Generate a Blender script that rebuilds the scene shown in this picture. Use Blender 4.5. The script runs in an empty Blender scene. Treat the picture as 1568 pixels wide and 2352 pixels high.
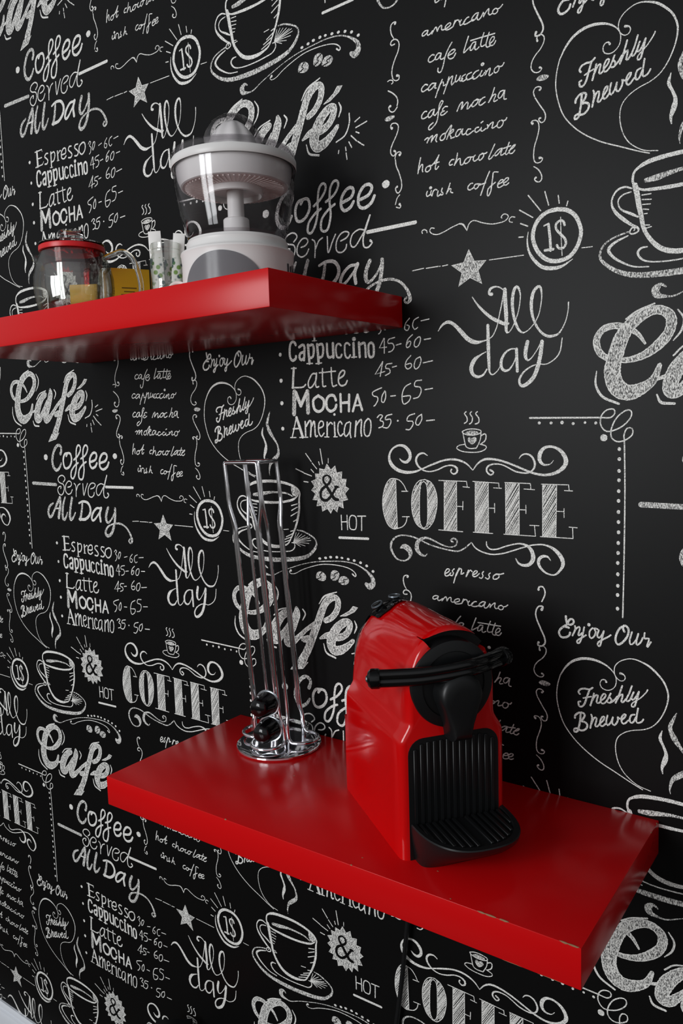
import bpy, bmesh, math, random
from mathutils import Vector, Matrix
from mathutils.geometry import tessellate_polygon
random.seed(7)
PI = math.pi
SC = bpy.context.scene
COL = SC.collection
Z0 = 1.49                      # floor at z = 0; everything measured on the wall is lifted by this

# ------------------------------------------------------------------ camera
cam = bpy.data.objects.new('camera', bpy.data.cameras.new('camera'))
COL.objects.link(cam)
cam.data.sensor_fit = 'HORIZONTAL'
cam.data.sensor_width = 36.0
cam.data.lens = 36.0 * 1808.495 / 1568.0
cam.data.clip_start = 0.01
cr = Vector((0.8133508, 0.5809217, -0.0314718))
cd = Vector((0.0381326, -0.1072134, -0.9935045))
cf = Vector((-0.5805225, 0.8068676, -0.1093542))
m3 = Matrix((cr, -cd, -cf)).transposed()
cam.matrix_world = Matrix.Translation((0.30687, -0.82862, -0.18966 + Z0)) @ m3.to_4x4()
SC.camera = cam

# ------------------------------------------------------------------ colour management, world, lights
SC.view_settings.view_transform = 'Standard'
SC.view_settings.look = 'None'
SC.view_settings.gamma = 1.0
SC.view_settings.use_curve_mapping = False
SC.view_settings.exposure = 0.0

WIN_A, AMBIENT = 18.0, 0.46
w = bpy.data.worlds.new('room_ambience')
SC.world = w
w.use_nodes = True
nt = w.node_tree
nt.nodes.clear()
out = nt.nodes.new('ShaderNodeOutputWorld')
bg = nt.nodes.new('ShaderNodeBackground')
geo = nt.nodes.new('ShaderNodeTexCoord')
sep = nt.nodes.new('ShaderNodeSeparateXYZ')
rmp = nt.nodes.new('ShaderNodeValToRGB')
mp = nt.nodes.new('ShaderNodeMapRange')
mp.inputs['From Min'].default_value = -1
mp.inputs['From Max'].default_value = 1
nt.links.new(geo.outputs['Generated'], sep.inputs[0])
nt.links.new(sep.outputs['Z'], mp.inputs['Value'])
nt.links.new(mp.outputs[0], rmp.inputs[0])
rmp.color_ramp.elements[0].color = (0.035, 0.03, 0.026, 1)
rmp.color_ramp.elements[0].position = 0.35
rmp.color_ramp.elements[1].color = (0.13, 0.135, 0.14, 1)
rmp.color_ramp.elements[1].position = 1.0
for ps, cl in ((0.44, (0.16, 0.155, 0.15, 1)), (0.5, (0.46, 0.46, 0.46, 1)), (0.62, (0.42, 0.43, 0.45, 1)), (0.75, (0.50, 0.51, 0.53, 1))):
    el = rmp.color_ramp.elements.new(ps)
    el.color = cl
nt.links.new(rmp.outputs[0], bg.inputs[0])
my = nt.nodes.new('ShaderNodeMapRange')      # the window side of the room (-y) is the bright side
my.inputs['From Min'].default_value = -1
my.inputs['From Max'].default_value = 1
my.inputs['To Min'].default_value = 2.3 * AMBIENT
my.inputs['To Max'].default_value = 0.5 * AMBIENT
nt.links.new(sep.outputs['Y'], my.inputs['Value'])
nt.links.new(my.outputs[0], bg.inputs[1])
nt.links.new(bg.outputs[0], out.inputs[0])


def area(name, loc, target, sx, sy, power, col=(1, 1, 1)):
    l = bpy.data.lights.new(name, 'AREA')
    l.shape = 'RECTANGLE'
    l.size, l.size_y = sx, sy
    l.energy = power
    l.color = col
    o = bpy.data.objects.new(name, l)
    COL.objects.link(o)
    o.location = loc
    d = Vector(target) - Vector(loc)
    o.rotation_euler = d.to_track_quat('-Z', 'Y').to_euler()
    return o


# daylight through the two casements of a window straight across the room
for wx in (-1.00, -0.48):
    area('window_daylight', (wx, -2.4, 1.62), (wx + 0.1, 0.0, 1.36), 0.42, 1.15, WIN_A, (0.96, 0.98, 1.0))

# ------------------------------------------------------------------ materials
def srgb(r, g, b):
    f = lambda c: (c / 255 / 12.92) if c / 255 <= 0.04045 else ((c / 255 + 0.055) / 1.055) ** 2.4
    return (f(r), f(g), f(b), 1)


def mat(name, col, rough=0.5, metal=0.0, spec=0.5, trans=0.0, ior=1.45, noise=0.0, nscale=60, coat=0.0):
    m = bpy.data.materials.new(name)
    m.use_nodes = True
    t = m.node_tree
    b = t.nodes['Principled BSDF']
    b.inputs['Base Color'].default_value = col
    b.inputs['Roughness'].default_value = rough
    b.inputs['Metallic'].default_value = metal
    b.inputs['Specular IOR Level'].default_value = spec
    b.inputs['Transmission Weight'].default_value = trans
    b.inputs['IOR'].default_value = ior
    b.inputs['Coat Weight'].default_value = coat
    b.inputs['Coat Roughness'].default_value = 0.05
    if noise:
        tc = t.nodes.new('ShaderNodeTexCoord')
        n = t.nodes.new('ShaderNodeTexNoise')
        n.inputs['Scale'].default_value = nscale
        n.inputs['Detail'].default_value = 4
        mx = t.nodes.new('ShaderNodeMix')
        mx.data_type = 'RGBA'
        mx.inputs[6].default_value = tuple(c * (1 - noise) for c in col[:3]) + (1,)
        mx.inputs[7].default_value = tuple(min(1, c * (1 + noise)) for c in col[:3]) + (1,)
        t.links.new(tc.outputs['Object'], n.inputs['Vector'])
        t.links.new(n.outputs['Fac'], mx.inputs[0])
        t.links.new(mx.outputs[2], b.inputs['Base Color'])
    return m


def chalk(name, lo, hi, dark, light, sx, sy, rot, scale):
    m = bpy.data.materials.new(name)
    m.use_nodes = True
    t = m.node_tree
    b = t.nodes['Principled BSDF']
    b.inputs['Roughness'].default_value = 0.75
    b.inputs['Specular IOR Level'].default_value = 0.2
    tc = t.nodes.new('ShaderNodeTexCoord')
    mpn = t.nodes.new('ShaderNodeMapping')
    mpn.inputs['Rotation'].default_value = (0, rot, 0)
    mpn.inputs['Scale'].default_value = (sx, 1, sy)
    n = t.nodes.new('ShaderNodeTexNoise')
    n.inputs['Scale'].default_value = scale
    n.inputs['Detail'].default_value = 3
    r = t.nodes.new('ShaderNodeValToRGB')
    r.color_ramp.elements[0].position = lo
    r.color_ramp.elements[1].position = hi
    r.color_ramp.elements[0].color = dark
    r.color_ramp.elements[1].color = light
    t.links.new(tc.outputs['Object'], mpn.inputs['Vector'])
    t.links.new(mpn.outputs[0], n.inputs['Vector'])
    t.links.new(n.outputs['Fac'], r.inputs[0])
    t.links.new(r.outputs[0], b.inputs['Base Color'])
    return m


M = {}
M['wall'] = mat('wallpaper_black', srgb(10, 10, 10), 0.44, spec=0.16, noise=0.12, nscale=180)
M['chalk_line'] = chalk('chalk_line', 0.30, 0.55, srgb(120, 120, 118), srgb(246, 245, 240), 1, 1, 0, 1000)
M['chalk_fill'] = chalk('chalk_fill', 0.37, 0.61, srgb(66, 66, 66), srgb(244, 243, 238), 1.0, 0.40, 0.45, 1200)
M['red'] = mat('red_lacquer', srgb(198, 10, 14), 0.23, spec=0.28)
M['red_chip'] = mat('bare_fibreboard', srgb(150, 110, 80), 0.8)
M['machine_red'] = mat('red_gloss_plastic', srgb(196, 6, 8), 0.10, spec=0.55)
M['black'] = mat('black_satin_plastic', srgb(17, 18, 19), 0.38, spec=0.4)
M['black_gloss'] = mat('black_gloss_plastic', srgb(9, 9, 10), 0.12, spec=0.5)
M['smoke'] = mat('dark_tank_plastic', srgb(26, 30, 34), 0.12, spec=0.5)
M['silver'] = mat('silver', srgb(190, 195, 200), 0.25, metal=1.0)
M['chrome'] = mat('chrome', srgb(232, 232, 236), 0.09, metal=1.0)
M['white'] = mat('white_plastic', srgb(222, 220, 218), 0.32, spec=0.35)
M['pink_white'] = mat('warm_white_plastic', srgb(226, 212, 208), 0.4)
M['grey'] = mat('grey_plastic', srgb(150, 150, 154), 0.2, spec=0.5)
M['mark'] = mat('dark_grey_print', srgb(70, 70, 76), 0.5)
def thin_clear(name, face, edge, rough, ior):
    """thin clear wall: lets light straight through, tinted where it is seen edge on, with a fresnel reflection"""
    m = bpy.data.materials.new(name)
    m.use_nodes = True
    t = m.node_tree
    t.nodes.clear()
    o = t.nodes.new('ShaderNodeOutputMaterial')
    mx = t.nodes.new('ShaderNodeMixShader')
    tr = t.nodes.new('ShaderNodeBsdfTransparent')
    gl = t.nodes.new('ShaderNodeBsdfGlossy')
    pw = t.nodes.new('ShaderNodeMath'); pw.operation = 'POWER'; pw.inputs[1].default_value = 4.0
    fr = t.nodes.new('ShaderNodeMath'); fr.operation = 'MULTIPLY_ADD'
    f0 = ((ior - 1) / (ior + 1)) ** 2
    fr.inputs[1].default_value = 0.6
    fr.inputs[2].default_value = f0
    lw = t.nodes.new('ShaderNodeLayerWeight')
    rp = t.nodes.new('ShaderNodeValToRGB')
    rp.color_ramp.elements[0].position = 0.35
    rp.color_ramp.elements[1].position = 0.97
    rp.color_ramp.elements[0].color = face
    rp.color_ramp.elements[1].color = edge
    gl.inputs['Roughness'].default_value = rough
    lw.inputs['Blend'].default_value = 0.5
    t.links.new(lw.outputs['Facing'], rp.inputs[0])
    t.links.new(rp.outputs[0], tr.inputs[0])
    t.links.new(lw.outputs['Facing'], pw.inputs[0])
    t.links.new(pw.outputs[0], fr.inputs[0])
    t.links.new(fr.outputs[0], mx.inputs[0])
    t.links.new(tr.outputs[0], mx.inputs[1])
    t.links.new(gl.outputs[0], mx.inputs[2])
    t.links.new(mx.outputs[0], o.inputs[0])
    return m
M['glass'] = thin_clear('clear_glass', (0.985, 0.99, 0.98, 1), (0.40, 0.42, 0.35, 1), 0.02, 1.9)
M['plastic'] = thin_clear('clear_plastic', (0.985, 0.98, 0.985, 1), (0.60, 0.58, 0.60, 1), 0.04, 1.42)
M['glass_solid'] = mat('solid_glass', (0.95, 0.97, 0.94, 1), 0.02, trans=1.0, ior=1.45)
M['red_trans'] = mat('red_silicone', srgb(205, 24, 30), 0.35)
M['red_inner'] = thin_clear('red_clear_collar', (0.70, 0.10, 0.12, 1), (0.6, 0.08, 0.10, 1), 0.1, 1.4)
M['dim_metal'] = mat('dim_metal', srgb(105, 112, 118), 0.4, metal=0.6)
M['brown'] = mat('brown_print', srgb(120, 88, 14), 0.6)
M['dark_card'] = mat('dark_card', srgb(46, 44, 46), 0.5)
M['yellow'] = mat('yellow_card', srgb(240, 188, 22), 0.5, noise=0.08, nscale=40)
M['paper'] = mat('white_paper', srgb(236, 236, 232), 0.7)
M['green'] = mat('green_print', srgb(70, 128, 62), 0.6, noise=0.3, nscale=300)
M['teal'] = mat('teal_print', srgb(46, 84, 80), 0.6)
def sachet_mat():
    m = mat('printed_sachet', srgb(236, 236, 232), 0.6)
    t = m.node_tree; bs = t.nodes['Principled BSDF']
    tc = t.nodes.new('ShaderNodeTexCoord'); sp = t.nodes.new('ShaderNodeSeparateXYZ')
    vo = t.nodes.new('ShaderNodeTexVoronoi'); vo.inputs['Scale'].default_value = 150
    r1 = t.nodes.new('ShaderNodeValToRGB')
    r1.color_ramp.elements[0].position = 0.36; r1.color_ramp.elements[0].color = (1, 1, 1, 1)
    r1.color_ramp.elements[1].position = 0.54; r1.color_ramp.elements[1].color = (0, 0, 0, 1)
    hz = t.nodes.new('ShaderNodeMath'); hz.operation = 'LESS_THAN'; hz.inputs[1].default_value = 0.078
    mu = t.nodes.new('ShaderNodeMath'); mu.operation = 'MULTIPLY'
    r2 = t.nodes.new('ShaderNodeValToRGB'); r2.color_ramp.interpolation = 'CONSTANT'
    r2.color_ramp.elements[0].color = srgb(64, 122, 58); r2.color_ramp.elements[1].color = srgb(38, 76, 74); r2.color_ramp.elements[1].position = 0.62
    e = r2.color_ramp.elements.new(0.4); e.color = srgb(120, 158, 70)
    mx = t.nodes.new('ShaderNodeMix'); mx.data_type = 'RGBA'; mx.inputs[6].default_value = srgb(236, 236, 232)
    t.links.new(tc.outputs['Object'], vo.inputs['Vector']); t.links.new(tc.outputs['Object'], sp.inputs[0])
    t.links.new(vo.outputs['Distance'], r1.inputs[0]); t.links.new(vo.outputs['Color'], r2.inputs[0])
    t.links.new(sp.outputs['Z'], hz.inputs[0]); t.links.new(r1.outputs[0], mu.inputs[0]); t.links.new(hz.outputs[0], mu.inputs[1])
    t.links.new(mu.outputs[0], mx.inputs[0]); t.links.new(r2.outputs[0], mx.inputs[7]); t.links.new(mx.outputs[2], bs.inputs['Base Color'])
    return m
M['sachet'] = sachet_mat()
M['trim'] = mat('white_trim', srgb(226, 230, 236), 0.35)
M['floor'] = mat('floor_wood', srgb(58, 44, 34), 0.5, noise=0.2, nscale=12)

# ------------------------------------------------------------------ helpers
def obj(name, bm, m, parent=None, smooth=True, mats=None):
    me = bpy.data.meshes.new(name)
    bmesh.ops.recalc_face_normals(bm, faces=bm.faces)
    bm.to_mesh(me)
    bm.free()
    for k in (mats or [m]):
        me.materials.append(k)
    if smooth:
        me.shade_smooth()
        me.set_sharp_from_angle(angle=math.radians(38))
    o = bpy.data.objects.new(name, me)
    COL.objects.link(o)
    if parent:
        o.parent = parent
    return o


def tag(o, label=None, cat=None, group=None, kind=None):
    if label: o['label'] = label
    if cat: o['category'] = cat
    if group: o['group'] = group
    if kind: o['kind'] = kind
    return o


def thing(name, label, cat, loc=(0, 0, 0), rotz=0.0, group=None):
    o = bpy.data.objects.new(name, None)
    COL.objects.link(o)
    o.location = loc
    o.rotation_euler = (0, 0, rotz)
    o.empty_display_size = 0.03
    return tag(o, label, cat, group)


def box(bm, x0, x1, y0, y1, z0, z1, bev=0.0, seg=2):
    r = bmesh.ops.create_cube(bm, size=1)
    vs = r['verts']
    for v in vs:
        v.co = Vector(((x0 + x1) / 2 + v.co.x * (x1 - x0), (y0 + y1) / 2 + v.co.y * (y1 - y0), (z0 + z1) / 2 + v.co.z * (z1 - z0)))
    if bev:
        es = list({e for v in vs for e in v.link_edges})
        bmesh.ops.bevel(bm, geom=es, offset=bev, segments=seg, affect='EDGES', profile=0.5)
    return bm


def lathe(bm, prof, n=64, mtx=None, close=False, a0=0.0, a1=2 * PI):
    full = abs((a1 - a0) - 2 * PI) < 1e-6
    rings = []
    k = n if full else n + 1
    for r, z in prof:
        if r < 1e-6:
            v = bm.verts.new((0, 0, z))
            rings.append([v] * k)
        else:
            rings.append([bm.verts.new((r * math.cos(a0 + (a1 - a0) * i / n), r * math.sin(a0 + (a1 - a0) * i / n), z)) for i in range(k)])
    new = {v for r in rings for v in r}
    segs = list(zip(rings, rings[1:])) + ([(rings[-1], rings[0])] if close else [])
    for a, b in segs:
        for i in range(n):
            j = (i + 1) % k
            q = []
            for v in (a[i], a[j], b[j], b[i]):
                if v not in q: q.append(v)
            if len(q) > 2:
                try: bm.faces.new(q)
                except ValueError: pass
    if mtx is not None:
        for v in new: v.co = mtx @ v.co
    return bm


def crom(pts, n=8, closed=False):
    P = [Vector(p) for p in pts]
    res = []
    N = len(P)
    rng = N if closed else N - 1
    for i in range(rng):
        p1, p2 = P[i], P[(i + 1) % N]
        p0 = P[i - 1] if (closed or i > 0) else p1 * 2 - p2
        p3 = P[(i + 2) % N] if (closed or i + 2 < N) else p2 * 2 - p1
        for k in range(n):
            t = k / n
            res.append(0.5 * ((2 * p1) + (p2 - p0) * t + (2 * p0 - 5 * p1 + 4 * p2 - p3) * t * t + (3 * p1 - p0 - 3 * p2 + p3) * t ** 3))
    if not closed: res.append(P[-1])
    return res


def tube(bm, pts, r, n=10, closed=False, rads=None):
    P = [Vector(p) for p in pts]
    N = len(P)
    rings = []
    up = Vector((0, 0, 1))
    prev = None
    for i in range(N):
        if closed: t = P[(i + 1) % N] - P[i - 1]
        else: t = P[min(i + 1, N - 1)] - P[max(i - 1, 0)]
        t.normalize()
        if prev is None:
            a = up if abs(t.dot(up)) < 0.9 else Vector((1, 0, 0))
            u = (a - t * a.dot(t)).normalized()
        else:
            u = prev - t * prev.dot(t)
            u = u.normalized() if u.length > 1e-6 else prev
        prev = u
        v = t.cross(u)
        rr = rads[i] if rads else r
        rings.append([bm.verts.new(P[i] + (u * math.cos(2 * PI * k / n) + v * math.sin(2 * PI * k / n)) * rr) for k in range(n)])
    for i in range(N if closed else N - 1):
        a, b = rings[i], rings[(i + 1) % N]
        for k in range(n):
            bm.faces.new((a[k], a[(k + 1) % n], b[(k + 1) % n], b[k]))
    if not closed:
        bm.faces.new(rings[0][::-1])
        bm.faces.new(rings[-1])
    return bm


def loft(bm, secs, cap0=True, cap1=True, closed=True):
    R = [[bm.verts.new(p) for p in s] for s in secs]
    n = len(R[0])
    for a, b in zip(R, R[1:]):
        for k in range(n if closed else n - 1):
            bm.faces.new((a[k], a[(k + 1) % n], b[(k + 1) % n], b[k]))
    if cap0: bm.faces.new(R[0][::-1])
    if cap1: bm.faces.new(R[-1])
    return bm


def NB():
    return bmesh.new()


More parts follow.
